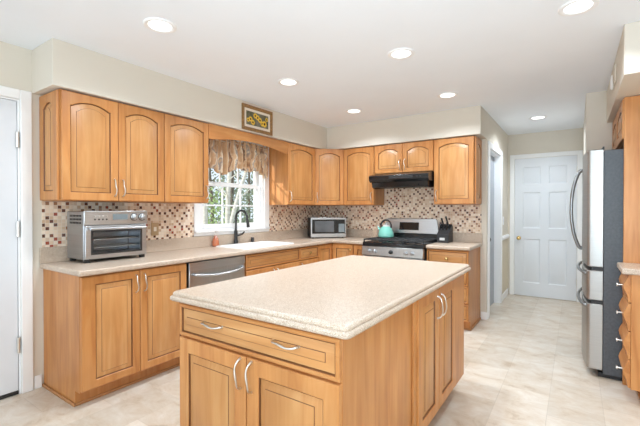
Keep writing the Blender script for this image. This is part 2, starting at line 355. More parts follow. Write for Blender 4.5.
# ------------------------------------------------------------------ cabinet joinery
def door_front(root, name, w, h, loc, rz=0.0, rail=0.052, arch=0.0, t=0.022, grain='z', rail_l=None, bev=0.030):
    """a framed raised panel; local x across, z up, front towards -y; returns the frame object"""
    n = 25 if arch else 3
    rl = rail if rail_l is None else rail_l; rr_ = rail
    xc = (rl + w - rr_) / 2; hw = (w - rl - rr_) / 2
    def rise(u):                              # low eyebrow arch with a small shoulder at each end
        k = 0.90
        return 0.0 if abs(u) >= k else arch * (1 - (u / k) ** 2) ** 0.85
    def op(d, y):
        x0, x1, z0 = rl + d, w - rr_ - d, rail + d
        pts = [(x0, y, z0), (x1, y, z0)]
        for i in range(n):
            x = x1 + (x0 - x1) * i / (n - 1); u = (x - xc) / (hw - d)
            pts.append((x, y, h - rail - arch - d + rise(u)))
        return pts
    def out(d, y):
        return [(d, y, d), (w - d, y, d)] + [((w - d) + (2 * d - w) * i / (n - 1), y, h - d) for i in range(n)]
    fr = MB()
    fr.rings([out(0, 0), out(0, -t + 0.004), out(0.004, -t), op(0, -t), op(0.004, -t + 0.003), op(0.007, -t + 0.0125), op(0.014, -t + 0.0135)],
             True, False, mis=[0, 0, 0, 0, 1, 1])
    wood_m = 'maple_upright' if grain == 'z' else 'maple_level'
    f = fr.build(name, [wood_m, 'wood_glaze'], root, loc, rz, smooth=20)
    s = min(bev, hw * 0.38, (h - 2 * rail) * 0.3)
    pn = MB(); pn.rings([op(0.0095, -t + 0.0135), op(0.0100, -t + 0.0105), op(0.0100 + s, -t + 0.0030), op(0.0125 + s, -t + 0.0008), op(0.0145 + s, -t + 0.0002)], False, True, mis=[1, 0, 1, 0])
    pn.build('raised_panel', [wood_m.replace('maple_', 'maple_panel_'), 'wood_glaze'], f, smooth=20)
    return f
def pull_mesh(L=0.128, vertical=True):
    pts = []
    for a, dpt, side in ((-.5, 0, 0), (-.47, .012, 0), (-.36, .025, .003), (-.15, .031, .004), (.15, .031, -.004), (.36, .025, -.003), (.47, .012, 0), (.5, 0, 0)):
        pts.append((side, -dpt, a * L) if vertical else (a * L, -dpt, side))
    path = smooth_path(pts, 4); k = len(path)
    rad = [0.0070 - 0.0032 * math.sin(PI * min(1, max(0, i / (k - 1)))) ** 0.6 + 0.0015 * math.exp(-((i / (k - 1) - .5) / .08) ** 2) for i in range(k)]
    return MB().tube(path, rad, 8)
def pull(parent, x, z, vertical=True, t=0.02, name='handle', L=0.128):
    return pull_mesh(L, vertical).build(name, 'nickel', parent, (x, -t, z), smooth=60)
def knob(parent, x, z, t=0.02):
    return MB().lathe([(0.006, 0), (0.006, -0.012), (0.015, -0.018), (0.016, -0.024), (0.010, -0.029), (0.002, -0.030)], axis='y', n=14).build('knob', 'brass', parent, (x, -t, z), smooth=60)
def base_carcass(root, w, d=0.58, toe=True, x0=0.0, hollow=False):
    kd = d - 0.07
    if hollow:                                # open box under the sink: sides, floor, back, face frame
        m = MB()
        for a0, a1 in ((0.001, 0.019), (w - 0.019, w - 0.001)): m.prism([(-0.003, 0), (-kd, 0), (-kd, 0.10), (-d, 0.10), (-d, 0.873), (-0.003, 0.873)], a0, a1)
        m.box(0.0195, w - 0.0195, -d + 0.02, -0.003, 0.10, 0.118).box(0.0195, w - 0.0195, -0.012, -0.003, 0.119, 0.873).box(0.0195, w - 0.0195, -d, -d + 0.018, 0.10, 0.873).box(0.0195, w - 0.0195, -kd, -kd + 0.015, 0, 0.099)
        return m.build('carcass', 'maple_upright', root)
    poly = [(-0.003, 0), (-kd, 0), (-kd, 0.10), (-d, 0.10), (-d, 0.873), (-0.003, 0.873)]
    o = MB().prism(poly, x0 + 0.001, x0 + w - 0.001).build('carcass', 'maple_upright', root, bevel=0.001, segs=1)
    bx(x0 + 0.002, x0 + w - 0.002, -kd - 0.012, -kd - 0.0005, 0, 0.02).build('shoe_molding', 'toe_kick_wood', root, bevel=0.004)
    return o
def upper_carcass(root, w, d=0.311, h=UT - UB):
    return bx(0.001, w - 0.001, -d, -0.003, 0, h).build('carcass', 'maple_upright', root, bevel=0.001, segs=1)

# ------------------------------------------------------------------ the setting
struct(bx(-0.15, 5.2, -11.5, 2.9, -0.12, 0).build('floor', 'stone_look_floor'))
struct(bx(-0.15, 5.2, -11.5, 2.9, H, H + 0.15).build('ceiling', 'ceiling_paint'))
DY0, DY1, DZ = -4.69, -3.775, 2.085          # side door opening in the window wall
WY0, WY1, WZ0, WZ1 = -2.235, -1.275, 1.085, 2.085  # window opening
wl = MB()
def wall_cells(ucuts, zcuts, hole):           # vertical wall with openings, built as a cell slab in (u, z)
    m = MB(); m.cells(ucuts, zcuts, lambda u, z: not hole(u, z), 0, 1); return m
m = wall_cells([-11.5, DY0, DY1, WY0, WY1, 0.15], [0, WZ0, DZ, H],
               lambda u, z: (DY0 < u < DY1 and z < DZ) or (WY0 < u < WY1 and WZ0 < z < WZ1))
m.v = [(-0.15 + 0.15 * t, u, z) for (u, z, t) in m.v]
struct(m.build('wall_left', 'wall_paint'))
struct(bx(0.0, XH, 0.0, 0.12, 0, H).build('wall_back', 'wall_paint'))
HD0, HD1, HDZ = 0.125, 0.965, 2.055
m = wall_cells([0.12, HD0, HD1, YB], [0, HDZ, H], lambda u, z: HD0 < u < HD1 and z < HDZ)
m.v = [(XH - 0.12 + 0.12 * t, u, z) for (u, z, t) in m.v]
struct(m.build('wall_hall_side', 'wall_paint'))
struct(bx(XH - 0.12, 4.3, YB, YB + 0.12, 0, H).build('wall_hall_end', 'wall_paint'))
XR = 3.333
struct(bx(XR, 4.15, -0.205, YB, 0, H).build('wall_hall_right', 'wall_paint'))
struct(bx(4.15, 4.3, -11.5, YB, 0, H).build('wall_right', 'wall_paint'))
struct(bx(0.0, 1.7, -11.5, -11.38, 0, H).build('rear_sun_blocker', 'wall_paint'))  # unseen wall piece added to stop sun entering through the open rear
# soffits above the cabinets
m = MB(); sd = 0.354
m.prism([(0, -3.701), (sd, -3.701), (sd, -sd), (XH, -sd), (XH, 0), (0, 0)], SB, H, 'z')
struct(m.build('trim_1', 'wall_paint', bevel=0.004, segs=2))
struct(bx(3.495, 4.15, -1.77, -0.205, SB, H).build('trim_2', 'wall_paint', bevel=0.004))

def baseboard(name, boxes, hgt=0.095):
    m = MB()
    for (x0, x1, y0, y1) in boxes: m.box(x0, x1, y0, y1, 0, hgt)
    return struct(m.build(name, 'white_trim', bevel=0.006))
baseboard('baseboard_left', [(0, 0.014, -3.70, -3.652)])
baseboard('baseboard_back', [(2.322, XH + 0.014, -0.014, 0)])
baseboard('baseboard_hall_side', [(XH, XH + 0.014, 1.04, YB - 0.014)])
baseboard('baseboard_side_of_door', [(0, 0.014, -11.5, DY0 - 0.075)])
# chair rail and wainscot paint on the hallway wall
m = MB(); m.prism([(XH, 0.865), (XH + 0.014, 0.872), (XH + 0.026, 0.905), (XH + 0.018, 0.925), (XH, 0.932)], 1.04, YB - 0.001, 'y')
struct(m.build('trim_3', 'white_trim'))
struct(bx(XH, XH + 0.002, 1.04, YB, 0.095, 0.866).build('trim_4', 'wainscot_paint'))

def casing_set(root, u0, u1, ztop, w, th, axis, plane, sgn, z0=0.0, sill=False):
    """door or window casing around an opening; axis 'y': wall in the y-z plane at x = plane, 'x': wall in x-z plane at y = plane"""
    m = MB()
    prof = [(0, 0.55), (0.25, 1.0), (0.8, 1.0), (1.0, 0.65)]
    def bar(a0, a1, b0, b1):
        lo, hi = (plane, plane + sgn * th) if sgn > 0 else (plane + sgn * th, plane)
        if axis == 'y': m.box(lo, hi, a0, a1, b0, b1)
        else: m.box(a0, a1, lo, hi, b0, b1)
    bar(u0 - w, u0, z0 - (w if sill else 0), ztop + w); bar(u1, u1 + w, z0 - (w if sill else 0), ztop + w); bar(u0, u1, ztop, ztop + w)
    if sill: bar(u0, u1, z0 - w, z0)
    return m.build('casing', 'white_trim', root, bevel=0.005)

# side door on the window wall: a flat white leaf
d1 = struct_root('door_1')
casing_set(d1, DY0, DY1, DZ, 0.068, 0.02, 'y', 0.0, 1)
m = MB(); m.box(-0.15, 0, DY1 - 0.012, DY1 - 0.0005, 0, DZ - 0.0005).box(-0.15, 0, DY0 + 0.0005, DY0 + 0.012, 0, DZ - 0.0005).box(-0.15, 0, DY0 + 0.012, DY1 - 0.012, DZ - 0.012, DZ - 0.0005)
m.build('jamb', 'white_trim', d1)
bx(-0.045, -0.003, DY0 + 0.015, DY1 - 0.016, 0.028, DZ - 0.015).build('door_leaf', 'white_door', d1, bevel=0.002)
bx(-0.046, 0.004, DY0 + 0.015, DY1 - 0.016, 0.004, 0.027).build('door_sweep', 'black_matte', d1, bevel=0.002)
for z in (0.35, 1.17, 1.80):
    m = MB(); m.lathe([(0.011, z - 0.055), (0.011, z + 0.055)], (0.004, DY1 - 0.014, 0), 12)
    m.build('hinge', 'nickel', d1)
# door in the hallway wall, recessed in its opening
d2 = struct_root('door_2')
casing_set(d2, HD0, HD1, HDZ, 0.075, 0.018, 'y', XH, 1)
m = MB(); jd = 0.12
m.box(XH - jd, XH, HD1 - 0.012, HD1 - 0.0005, 0, HDZ - 0.0005).box(XH - jd, XH, HD0 + 0.0005, HD0 + 0.012, 0, HDZ - 0.0005).box(XH - jd, XH, HD0 + 0.012, HD1 - 0.012, HDZ - 0.012, HDZ - 0.0005)
m.build('jamb', 'white_trim', d2, bevel=0.001)
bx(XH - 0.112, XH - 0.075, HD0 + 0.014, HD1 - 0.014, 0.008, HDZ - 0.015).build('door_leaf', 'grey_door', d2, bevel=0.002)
MB().lathe([(0.028, 0), (0.028, 0.006), (0.011, 0.010), (0.011, 0.03), (0.024, 0.036), (0.027, 0.05), (0.018, 0.06), (0.003, 0.063)], (0, 0, 0), 16, 'x').build('door_handle', 'black_matte', d2, (XH - 0.075, 0.36, 0.93), smooth=60)

# six panel door at the end of the hallway
d3 = struct_root('door_3')
BX0, BX1, BZ = 2.474, 3.268, 2.085
casing_set(d3, BX0, BX1, BZ, 0.062, 0.02, 'x', YB, -1)
def six_panel():
    w, h = BX1 - BX0 - 0.006, BZ - 0.014
    xs = [0, 0.115, w / 2 - 0.052, w / 2 + 0.052, w - 0.115, w]; zs = [0, 0.20, 0.86, 1.02, 1.56, 1.68, h - 0.13, h]
    m = MB(); yf = -0.012
    pan = lambda i, j: i in (1, 3) and j in (1, 3, 5)
    idx = {}
    def vid(i, j):
        if (i, j) not in idx: idx[(i, j)] = m.add([(xs[i], yf, zs[j])])
        return idx[(i, j)]
    for i in range(5):
        for j in range(7):
            if not pan(i, j): m.face((vid(i, j), vid(i + 1, j), vid(i + 1, j + 1), vid(i, j + 1)))
            else:
                def q(d, y): return [(xs[i] + d, y, zs[j] + d), (xs[i + 1] - d, y, zs[j] + d), (xs[i + 1] - d, y, zs[j + 1] - d), (xs[i] + d, y, zs[j + 1] - d)]
                m.rings([q(0, yf), q(0.012, yf + 0.010), q(0.022, yf + 0.010), q(0.045, yf + 0.002)], False, True)
    m.rings([[(0, yf, 0), (w, yf, 0), (w, yf, h), (0, yf, h)], [(0, 0.0, 0), (w, 0.0, 0), (w, 0.0, h), (0, 0.0, h)]], False, False)
    return m
six_panel().build('door_leaf', 'white_door', d3, (BX0 + 0.003, YB - 0.001, 0.010), smooth=25)
MB().lathe([(0.030, 0), (0.030, -0.005), (0.012, -0.010), (0.012, -0.032), (0.024, -0.038), (0.028, -0.052), (0.020, -0.062), (0.003, -0.066)], (0, 0, 0), 18, 'y').build('door_handle', 'brass', d3, (2.538, YB - 0.013, 0.88), smooth=60)
for z in (0.28, 1.05, 1.87):
    MB().lathe([(0.006, z - 0.05), (0.006, z + 0.05)], (BX1 - 0.002, YB - 0.018, 0), 10).build('hinge', 'nickel', d3)

# the window over the sink
w1 = struct_root('window_1')
casing_set(w1, WY0, WY1, WZ1, 0.088, 0.022, 'y', 0.0, 1, WZ0, False)
m = MB(); m.box(0.0005, 0.018, WY0 - 0.088, WY1 + 0.088, 1.032, 1.066); m.build('apron', 'white_trim', w1, bevel=0.004)
bx(0.0005, 0.045, WY0 - 0.088, WY1 + 0.088, 1.066, WZ0 - 0.0005).build('window_sill', 'white_trim', w1, bevel=0.005)
m = MB()
m.box(-0.149, -0.0005, WY0 + 0.0005, WY0 + 0.02, WZ0 + 0.0005, WZ1 - 0.0005).box(-0.149, -0.0005, WY1 - 0.02, WY1 - 0.0005, WZ0 + 0.0005, WZ1 - 0.0005)
m.box(-0.149, -0.0005, WY0 + 0.02, WY1 - 0.02, WZ1 - 0.02, WZ1 - 0.0005).box(-0.149, -0.0005, WY0 + 0.02, WY1 - 0.02, WZ0 + 0.0005, WZ0 + 0.018)
m.build('window_frame', 'white_trim', w1)
def sash(x, z0, z1, name):
    a0, a1 = WY0 + 0.021, WY1 - 0.021; st = 0.046
    m = MB().box(x - 0.018, x + 0.018, a0, a0 + st, z0, z1).box(x - 0.018, x + 0.018, a1 - st, a1, z0, z1)
    m.box(x - 0.018, x + 0.018, a0 + st, a1 - st, z0, z0 + st).box(x - 0.018, x + 0.018, a0 + st, a1 - st, z1 - 0.036, z1)
    zm = (z0 + z1) / 2
    m.box(x - 0.008, x + 0.008, a0 + st, a1 - st, zm - 0.009, zm + 0.009)
    for k in (1, 2):
        yy = a0 + st + (a1 - a0 - 2 * st) * k / 3; m.box(x - 0.008, x + 0.008, yy - 0.008, yy + 0.008, z0 + st, z1 - 0.036)
    o = m.build(name, 'white_trim', w1, bevel=0.003)
    bx(x - 0.003, x + 0.003, a0 + st - 0.004, a1 - st + 0.004, z0 + st - 0.004, z1 - 0.032).build('pane', 'clear_glass', o)
sash(-0.05, WZ0 + 0.02, 1.605, 'lower_sash'); sash(-0.092, 1.575, WZ1 - 0.021, 'upper_sash')

# ------------------------------------------------------------------ tile backsplashes
def tiles(label, boxes, group=None):
    m = MB()
    for b_ in boxes: m.box(*b_)
    return tag(m.build('tile_backsplash', 'mosaic_tile'), label, 'backsplash')
tiles('brown and cream mosaic tile backsplash behind the toaster oven', [(0.0005, 0.009, -3.645, WY0 - 0.0885, 1.028, UB - 0.001)])
tiles('mosaic tile backsplash between the window and the kitchen corner', [(0.0005, 0.009, WY1 + 0.0885, -0.0005, 1.028, UB - 0.001)])
tiles('mosaic tile backsplash behind the stove, kettle and knife block', [(0.0095, 2.325, -0.009, -0.0005, 1.028, UB - 0.001), (1.082, 1.852, -0.009, -0.0005, UB - 0.001, 1.76)])

# ------------------------------------------------------------------ base cabinets
W90 = PI / 2
def base_cab(name, label, w, loc, rz, doors=2, drawer=False, handles='top', drawers=0, false_front=False, group=None, wide_stile=False):
    t = thing(name, label, 'cabinet', loc, rz, group)
    base_carcass(t, w, hollow=false_front)
    d = -0.5805; g = 0.004
    if drawers:
        hs = (0.873 - 0.115) / drawers
        for k in range(drawers):
            z0 = 0.112 + hs * k
            f = door_front(t, 'drawer', w - 2 * g, hs - 0.008, (g, d, z0), 0, 0.013, 0, grain='x')
            knob(f, (w - 2 * g) / 2, (hs - 0.008) / 2)
        return t
    top = 0.862
    if drawer or false_front:
        f = door_front(t, 'drawer' if drawer else 'false_front', w - 2 * g, 0.145, (g, d, 0.716), 0, 0.013, 0, grain='x')
        if drawer: knob(f, (w - 2 * g) / 2, 0.0725)
        top = 0.706
    dw = (w - g * (doors + 1)) / doors
    for k in range(doors):
        f = door_front(t, 'door', dw, top - 0.112, (g + k * (dw + g), d, 0.112), rail_l=0.085 if k == 0 and wide_stile else None)
        hx = (dw - 0.03 if k == 0 else 0.03) if doors == 2 else 0.03
        if handles: pull(f, hx, top - 0.112 - 0.095)
    return t
c = base_cab('base_cabinet', 'honey maple base cabinet with two tall raised-panel doors under the toaster oven', 0.805, (0, -3.640, 0), W90, wide_stile=True)
m = MB().prism([(-0.003, 0), (-0.522, 0), (-0.522, 0.022), (-0.003, 0.022)], -0.012, 0.0005); m.build('shoe_molding', 'toe_kick_wood', c, bevel=0.004)
base_cab('base_cabinet', 'maple sink cabinet with a false drawer front below the white sink', 0.865, (0, -2.166, 0), W90, 2, false_front=True)
base_cab('base_cabinet', 'narrow maple cabinet with one drawer between the sink and the corner', 0.385, (0, -1.300, 0), W90, 1, True)
# corner cabinet with two doors meeting at the inside corner
t = thing('corner_base_cabinet', 'maple corner base cabinet under the microwave with two doors meeting in the inside corner', 'cabinet', (0, 0, 0))
m = MB(); e = 0.580; L = 0.914; k_ = 0.07
m.prism([(0.003, -0.003), (0.003, -L + 0.001), (e, -L + 0.001), (e, -e), (L - 0.001, -e), (L - 0.001, -0.003)], 0.10, 0.873, 'z'); m.build('carcass', 'maple_upright', t)
m = MB(); e2 = e - k_
m.prism([(0.003, -0.003), (0.003, -L + 0.001), (e2, -L + 0.001), (e2, -e2), (L - 0.001, -e2), (L - 0.001, -0.003)], 0.0, 0.0995, 'z'); m.build('toe_kick', 'toe_kick_wood', t)
dw = L - e - 0.028
door_front(t, 'door', dw, 0.75, (e + 0.0005, -L + 0.004, 0.112), W90)
f = door_front(t, 'door', dw, 0.75, (e + 0.024, -e - 0.0005, 0.112), 0)
knob(f, dw - 0.03, 0.68)
base_cab('base_cabinet', 'slim maple base cabinet squeezed between the corner and the stove', 0.170, (0.916, 0, 0), 0, 1, handles=None)
c = base_cab('base_cabinet', 'maple drawer base cabinet under the knife block at the hallway end', 0.455, (1.860, 0, 0), 0, drawers=4)
MB().prism([(-0.003, 0), (-0.522, 0), (-0.522, 0.022), (-0.003, 0.022)], 0.4545, 0.467).build('shoe_molding', 'toe_kick_wood', c, bevel=0.004)

# ------------------------------------------------------------------ dishwasher
t = thing('dishwasher', 'stainless steel dishwasher with bowed bar handle beside the sink cabinet', 'dishwasher', (0, -2.8345, 0), W90)
w = 0.667
bx(0.004, w - 0.004, -0.555, -0.02, 0.10, 0.868).build('body', 'black_matte', t)
bx(0.02, w - 0.02, -0.52, -0.05, 0.0, 0.0995).build('toe_kick', 'black_matte', t)
dd = MB(); dd.rings([[(x, y, z) for (x, z) in ((0.022, 0.115), (w - 0.012, 0.115), (w - 0.012, 0.862), (0.022, 0.862))] for y in (-0.5555, -0.598)])
dd.build('door', 'steel_level', t, bevel=0.006)
bx(0.0225, w - 0.0125, -0.6005, -0.5985, 0.792, 0.861).build('control_strip', 'steel_bright', t)
hp = [(0.06, -0.600, 0.762), (0.075, -0.635, 0.757), (0.20, -0.650, 0.742), (w / 2, -0.656, 0.736), (w - 0.18, -0.650, 0.742), (w - 0.065, -0.635, 0.757), (w - 0.05, -0.600, 0.762)]
MB().tube(smooth_path(hp, 6), 0.011, 10).build('handle', 'steel_bright', t, smooth=60)

# ------------------------------------------------------------------ countertops
SX0, SX1, SY0, SY1 = 0.115, 0.535, -2.105, -1.355
t = thing('countertop', 'speckled beige L-shaped laminate countertop along the window and range walls', 'countertop')
m = MB().cells([0.001, SX0, SX1, 0.635, 1.084], [-3.662, SY0, SY1, -0.635, -0.001],
               lambda x, y: not (SX0 < x < SX1 and SY0 < y < SY1) and (x < 0.635 or y > -0.635), 0.8745, CT)
m.build('slab', 'counter_laminate', t, bevel=0.012, segs=4)
m = MB(); m.box(0.001, 0.020, -3.662, -0.001, CT + 0.0002, 1.0275); m.box(0.0205, 1.084, -0.020, -0.001, CT + 0.0002, 1.0275)
m.build('splash_lip', 'counter_laminate', t, bevel=0.003)
t = thing('countertop', 'short beige laminate countertop carrying the knife block beside the stove', 'countertop')
bx(1.859, 2.338, -0.635, -0.001, 0.8745, CT).build('slab', 'counter_laminate', t, bevel=0.012, segs=4)
bx(1.859, 2.338, -0.020, -0.001, CT + 0.0002, 1.0275).build('splash_lip', 'counter_laminate', t, bevel=0.003)

# ------------------------------------------------------------------ sink, faucet, soap
a = (SX0 - 0.028, SX1 + 0.026, SY0 - 0.028, SY1 + 0.028)
m = MB()
def rr(d, r, z, lo=0.0): return rrect(a[0] + d, a[1] - d, a[2] + d, a[3] - d, r, z)
m.rings([rr(0, 0.05, CT + 0.0005), rr(0.002, 0.05, CT + 0.008), rr(0.010, 0.048, CT + 0.012), rr(0.030, 0.045, CT + 0.011), rr(0.036, 0.044, CT + 0.004), rr(0.046, 0.05, CT - 0.15), rr(0.09, 0.05, CT - 0.175)], False, True)
o = m.build('kitchen_sink', 'sink_white', smooth=50); tag(o, 'white drop-in kitchen sink set in the counter below the window', 'sink')
t = thing('faucet', 'dark bronze gooseneck pull-down faucet standing behind the white sink', 'faucet', (0.052, -1.785, CT))
m = MB(); m.rings([rrect(-0.026, 0.026, -0.125, 0.125, 0.025, 0.0005), rrect(-0.026, 0.026, -0.125, 0.125, 0.025, 0.006), rrect(-0.022, 0.022, -0.121, 0.121, 0.021, 0.008)]); m.build('deck_plate', 'faucet_bronze', t)
MB().lathe([(0.026, 0.008), (0.025, 0.03), (0.020, 0.06), (0.019, 0.15), (0.015, 0.16)], n=18).build('body', 'faucet_bronze', t, smooth=50)
arc = [(0, 0, 0.155), (0, 0, 0.26)] + [(0.090 - 0.090 * math.cos(R(q)), 0, 0.295 + 0.090 * math.sin(R(q))) for q in range(0, 181, 20)] + [(0.186, 0, 0.275)]
MB().tube(smooth_path(arc, 3), 0.0125, 12).build('spout', 'faucet_bronze', t, smooth=60)
MB().tube([(0.186, 0, 0.275), (0.190, 0, 0.25), (0.197, 0, 0.205), (0.198, 0, 0.198)], [0.0135, 0.016, 0.0185, 0.016], 12).build('spray_head', 'faucet_bronze', t, smooth=60)
MB().tube(smooth_path([(0.016, 0.0, 0.10), (0.030, 0.024, 0.105), (0.045, 0.055, 0.115), (0.056, 0.080, 0.145)], 4), [0.012] * 5 + [0.010] * 4 + [0.008] * 4, 10).build('lever', 'faucet_bronze', t, smooth=60)
t = thing('sink_air_gap', 'short dark sink air-gap cap on the counter right of the faucet', 'air gap cap', (0.052, -1.52, CT))
MB().lathe([(0.022, 0.0005), (0.022, 0.008), (0.018, 0.012), (0.018, 0.058), (0.014, 0.064), (0.002, 0.065)], n=16).build('cap', 'black_matte', t, smooth=50)
t = thing('soap_bottle', 'small amber soap bottle with a pale pump standing left of the faucet', 'soap bottle', (0.064, -2.085, CT))
MB().lathe([(0.030, 0.0005), (0.035, 0.006), (0.035, 0.055), (0.027, 0.085), (0.014, 0.105), (0.013, 0.118)], n=18).build('bottle', 'amber_soap', t, smooth=50)
m = MB().lathe([(0.015, 0.118), (0.015, 0.135), (0.006, 0.138), (0.006, 0.158), (0.012, 0.160), (0.012, 0.168), (0.002, 0.169)], n=14); m.tube([(0.0, 0, 0.165), (0.03, 0.0, 0.166), (0.042, 0, 0.158)], 0.004, 8)
m.build('pump', 'soap_pump', t, smooth=50)

# ------------------------------------------------------------------ upper cabinets
ARCH = 0.036
def upper(name, label, w, loc, rz, doors, hand, h=UT - UB, arch=ARCH, pulls=True, end=None):
    t = thing(name, label, 'cabinet', loc, rz)
    upper_carcass(t, w, 0.311, h)
    g = 0.004; dw = (w - g * (doors + 1)) / doors
    for k in range(doors):
        f = door_front(t, 'door', dw, h - 0.012, (g + k * (dw + g), -0.3115, 0.005), 0, arch=arch)
        left = (hand == 'l') if doors == 1 else (k == 1)
        if pulls: pull(f, 0.03 if left else dw - 0.03, 0.10)
    return t
U = thing
c = upper('upper_cabinet', 'two-door arched maple upper cabinet above the toaster oven at the soffit end', 0.783, (0, -3.645, UB), W90, 2, 'm')
door_front(c, 'end_panel', 0.296, UT - UB - 0.012, (0.0, -0.008, 0.005), -W90, rail=0.062, arch=0.036, t=0.016)
upper('upper_cabinet', 'single-door arched maple upper cabinet beside the window valance, right of the two-door one', 0.472, (0, -2.862, UB), W90, 1, 'r')
upper('upper_cabinet', 'single-door maple upper cabinet with a sunlit plain side next to the window', 0.578, (0, -1.189, UB), W90, 1, 'l')
# diagonal corner cabinet
t = thing('corner_upper_cabinet', 'maple upper cabinet set diagonally across the corner above the microwave', 'cabinet', (0, 0, UB))
p, q = (0.3105, -0.6095), (0.6095, -0.3105)
MB().prism([(0.003, -0.003), (0.003, p[1]), p, q, (q[0], -0.003)], 0, UT - UB, 'z').build('carcass', 'maple_upright', t, bevel=0.001, segs=1)
dl = math.hypot(q[0] - p[0], q[1] - p[1])
ins = 0.012
f = door_front(t, 'door', dl - 2 * ins, UT - UB - 0.012, (p[0] + (ins + 0.0007) * 0.7071, p[1] + (ins - 0.0007) * 0.7071, 0.005), PI / 4, arch=ARCH)
pull(f, 0.03, 0.10)
upper('upper_cabinet', 'single-door maple upper cabinet between the corner cabinet and the range hood', 0.463, (0.612, 0, UB), 0, 1, 'r')
upper('upper_cabinet', 'short two-door maple upper cabinet mounted directly over the range hood', 0.775, (1.078, 0, 1.769), 0, 2, 'm', h=UT - 1.769, arch=0.04)
c = upper('upper_cabinet', 'single-door maple upper cabinet above the knife block by the hallway', 0.455, (1.856, 0, UB), 0, 1, 'l')
door_front(c, 'end_panel', 0.296, UT - UB - 0.012, (0.4555, -0.304, 0.005), W90, rail=0.062, arch=0.036, t=0.016)
# arched valance board over the window
m = MB(); y0, y1 = -2.3885, -1.1905; n = 24
top = [(y, UT - 0.001) for y in (y0, y1)]
bot = []
for i in range(n + 1):
    y = y1 + (y0 - y1) * i / n; u = (i / n)
    e_ = min(1, max(0, (0.5 - abs(u - 0.5)) / 0.5)); e_ = max(0, (e_ - 0.10) / 0.90)
    bot.append((y, 1.995 + 0.052 * math.sin(e_ * PI / 2)))
m.prism(top + bot, 0.311, 0.330, 'x')
tag(m.build('valance_board', 'maple_deep', bevel=0.002), 'maple valance board with a shallow arched lower edge bridging the cabinets over the window', 'valance board')

# ------------------------------------------------------------------ range hood
t = thing('range_hood', 'black under-cabinet range hood above the gas stove', 'range hood', (1.083, 0, 0))
w = 0.765
MB().prism([(-0.012, 1.768), (-0.335, 1.768), (-0.475, 1.742), (-0.500, 1.728), (-0.500, 1.678), (-0.470, 1.652), (-0.012, 1.652)], 0, w).build('housing', 'black_gloss', t, bevel=0.004)
MB().prism([(-0.020, 1.6515), (-0.462, 1.6515), (-0.440, 1.590), (-0.40, 1.572), (-0.020, 1.600)], 0.02, w - 0.02).build('visor', 'black_gloss', t, bevel=0.004)
bx(0.28, 0.58, -0.504, -0.5005, 1.690, 1.718).build('vent_grille', 'black_matte', t)
for x in (0.62, 0.66): bx(x, x + 0.02, -0.505, -0.5005, 1.698, 1.710).build('switch', 'black_matte', t)

# ------------------------------------------------------------------ gas range
t = thing('gas_range', 'stainless steel gas range with black cooktop standing under the hood', 'stove', (1.090, 0, 0))
w = 0.764
bx(0.002, w - 0.002, -0.645, -0.03, 0.06, 0.868).build('body', 'black_matte', t, bevel=0.003)
for x in (0.06, w - 0.06):
    for y in (-0.58, -0.10): MB().lathe([(0.02, 0), (0.02, 0.012), (0.012, 0.016), (0.012, 0.0598)], (x, y, 0), 10).build('foot', 'black_matte', t)
m = MB(); m.prism([(-0.03, 0.8685), (-0.672, 0.8685), (-0.680, 0.880), (-0.676, 0.905), (-0.655, 0.916), (-0.11, 0.916), (-0.03, 0.916)], 0, w); m.build('cooktop', 'black_gloss', t, bevel=0.003)
MB().prism([(-0.646, 0.868), (-0.690, 0.866), (-0.700, 0.760), (-0.646, 0.757)], 0, w).build('control_panel', 'steel_level', t, bevel=0.004)
for x in (0.10, 0.175, 0.382, 0.565, 0.64):
    k = MB().lathe([(0.024, 0), (0.024, -0.006), (0.019, -0.008), (0.018, -0.030), (0.014, -0.034), (0.002, -0.0345)], (0, 0, 0), 16, 'y'); k.box(-0.003, 0.003, -0.038, -0.030, -0.016, 0.016)
    k.build('knob', 'black_matte' if 0.3 < x < 0.5 else 'steel', t, (x, -0.6955, 0.812), smooth=50)
bx(0.003, w - 0.003, -0.690, -0.6465, 0.20, 0.752).build('oven_door', 'steel_level', t, bevel=0.006)
bx(0.12, w - 0.12, -0.6925, -0.6905, 0.33, 0.62).build('oven_window', 'black_gloss', t)
m = MB().tube([(0.06, -0.735, 0.715), (w - 0.06, -0.735, 0.715)], 0.012, 10)
for x in (0.08, w - 0.08): m.tube([(x, -0.690, 0.715), (x, -0.735, 0.715)], 0.009, 8)
m.build('handle', 'steel_bright', t, smooth=50)
bx(0.003, w - 0.003, -0.688, -0.6465, 0.065, 0.192).build('drawer', 'steel_level', t, bevel=0.006)
# burners and grates
for x, y, r in ((0.19, -0.50, 0.05), (0.575, -0.50, 0.045), (0.19, -0.23, 0.04), (0.575, -0.23, 0.05), (0.382, -0.365, 0.045)):
    MB().lathe([(r, 0.9162), (r, 0.926), (r * 0.8, 0.928), (r * 0.8, 0.936), (0.002, 0.938)], (x, y, 0), 20).build('burner', 'black_iron', t, smooth=50)
for gx in (0.010, 0.262, 0.514):
    g = MB(); gw = 0.240; gy0, gy1, gz = -0.650, -0.120, 0.952
    for (p0, p1) in (((gx, gy0), (gx + gw, gy0)), ((gx, gy1), (gx + gw, gy1)), ((gx, gy0), (gx, gy1)), ((gx + gw, gy0), (gx + gw, gy1)), ((gx + gw / 2, gy0), (gx + gw / 2, gy1)),
                     ((gx, -0.50), (gx + gw, -0.50)), ((gx, -0.27), (gx + gw, -0.27)), ((gx, -0.385), (gx + gw, -0.385))):
        g.box(min(p0[0], p1[0]) - 0.006, max(p0[0], p1[0]) + 0.006, min(p0[1], p1[1]) - 0.006, max(p0[1], p1[1]) + 0.006, gz - 0.014, gz)
    for fx in (gx, gx + gw):
        for fy in (gy0, gy1): g.box(fx - 0.006, fx + 0.006, fy - 0.006, fy + 0.006, 0.9165, gz - 0.014)
    g.build('grate', 'black_iron', t, bevel=0.002, segs=1)
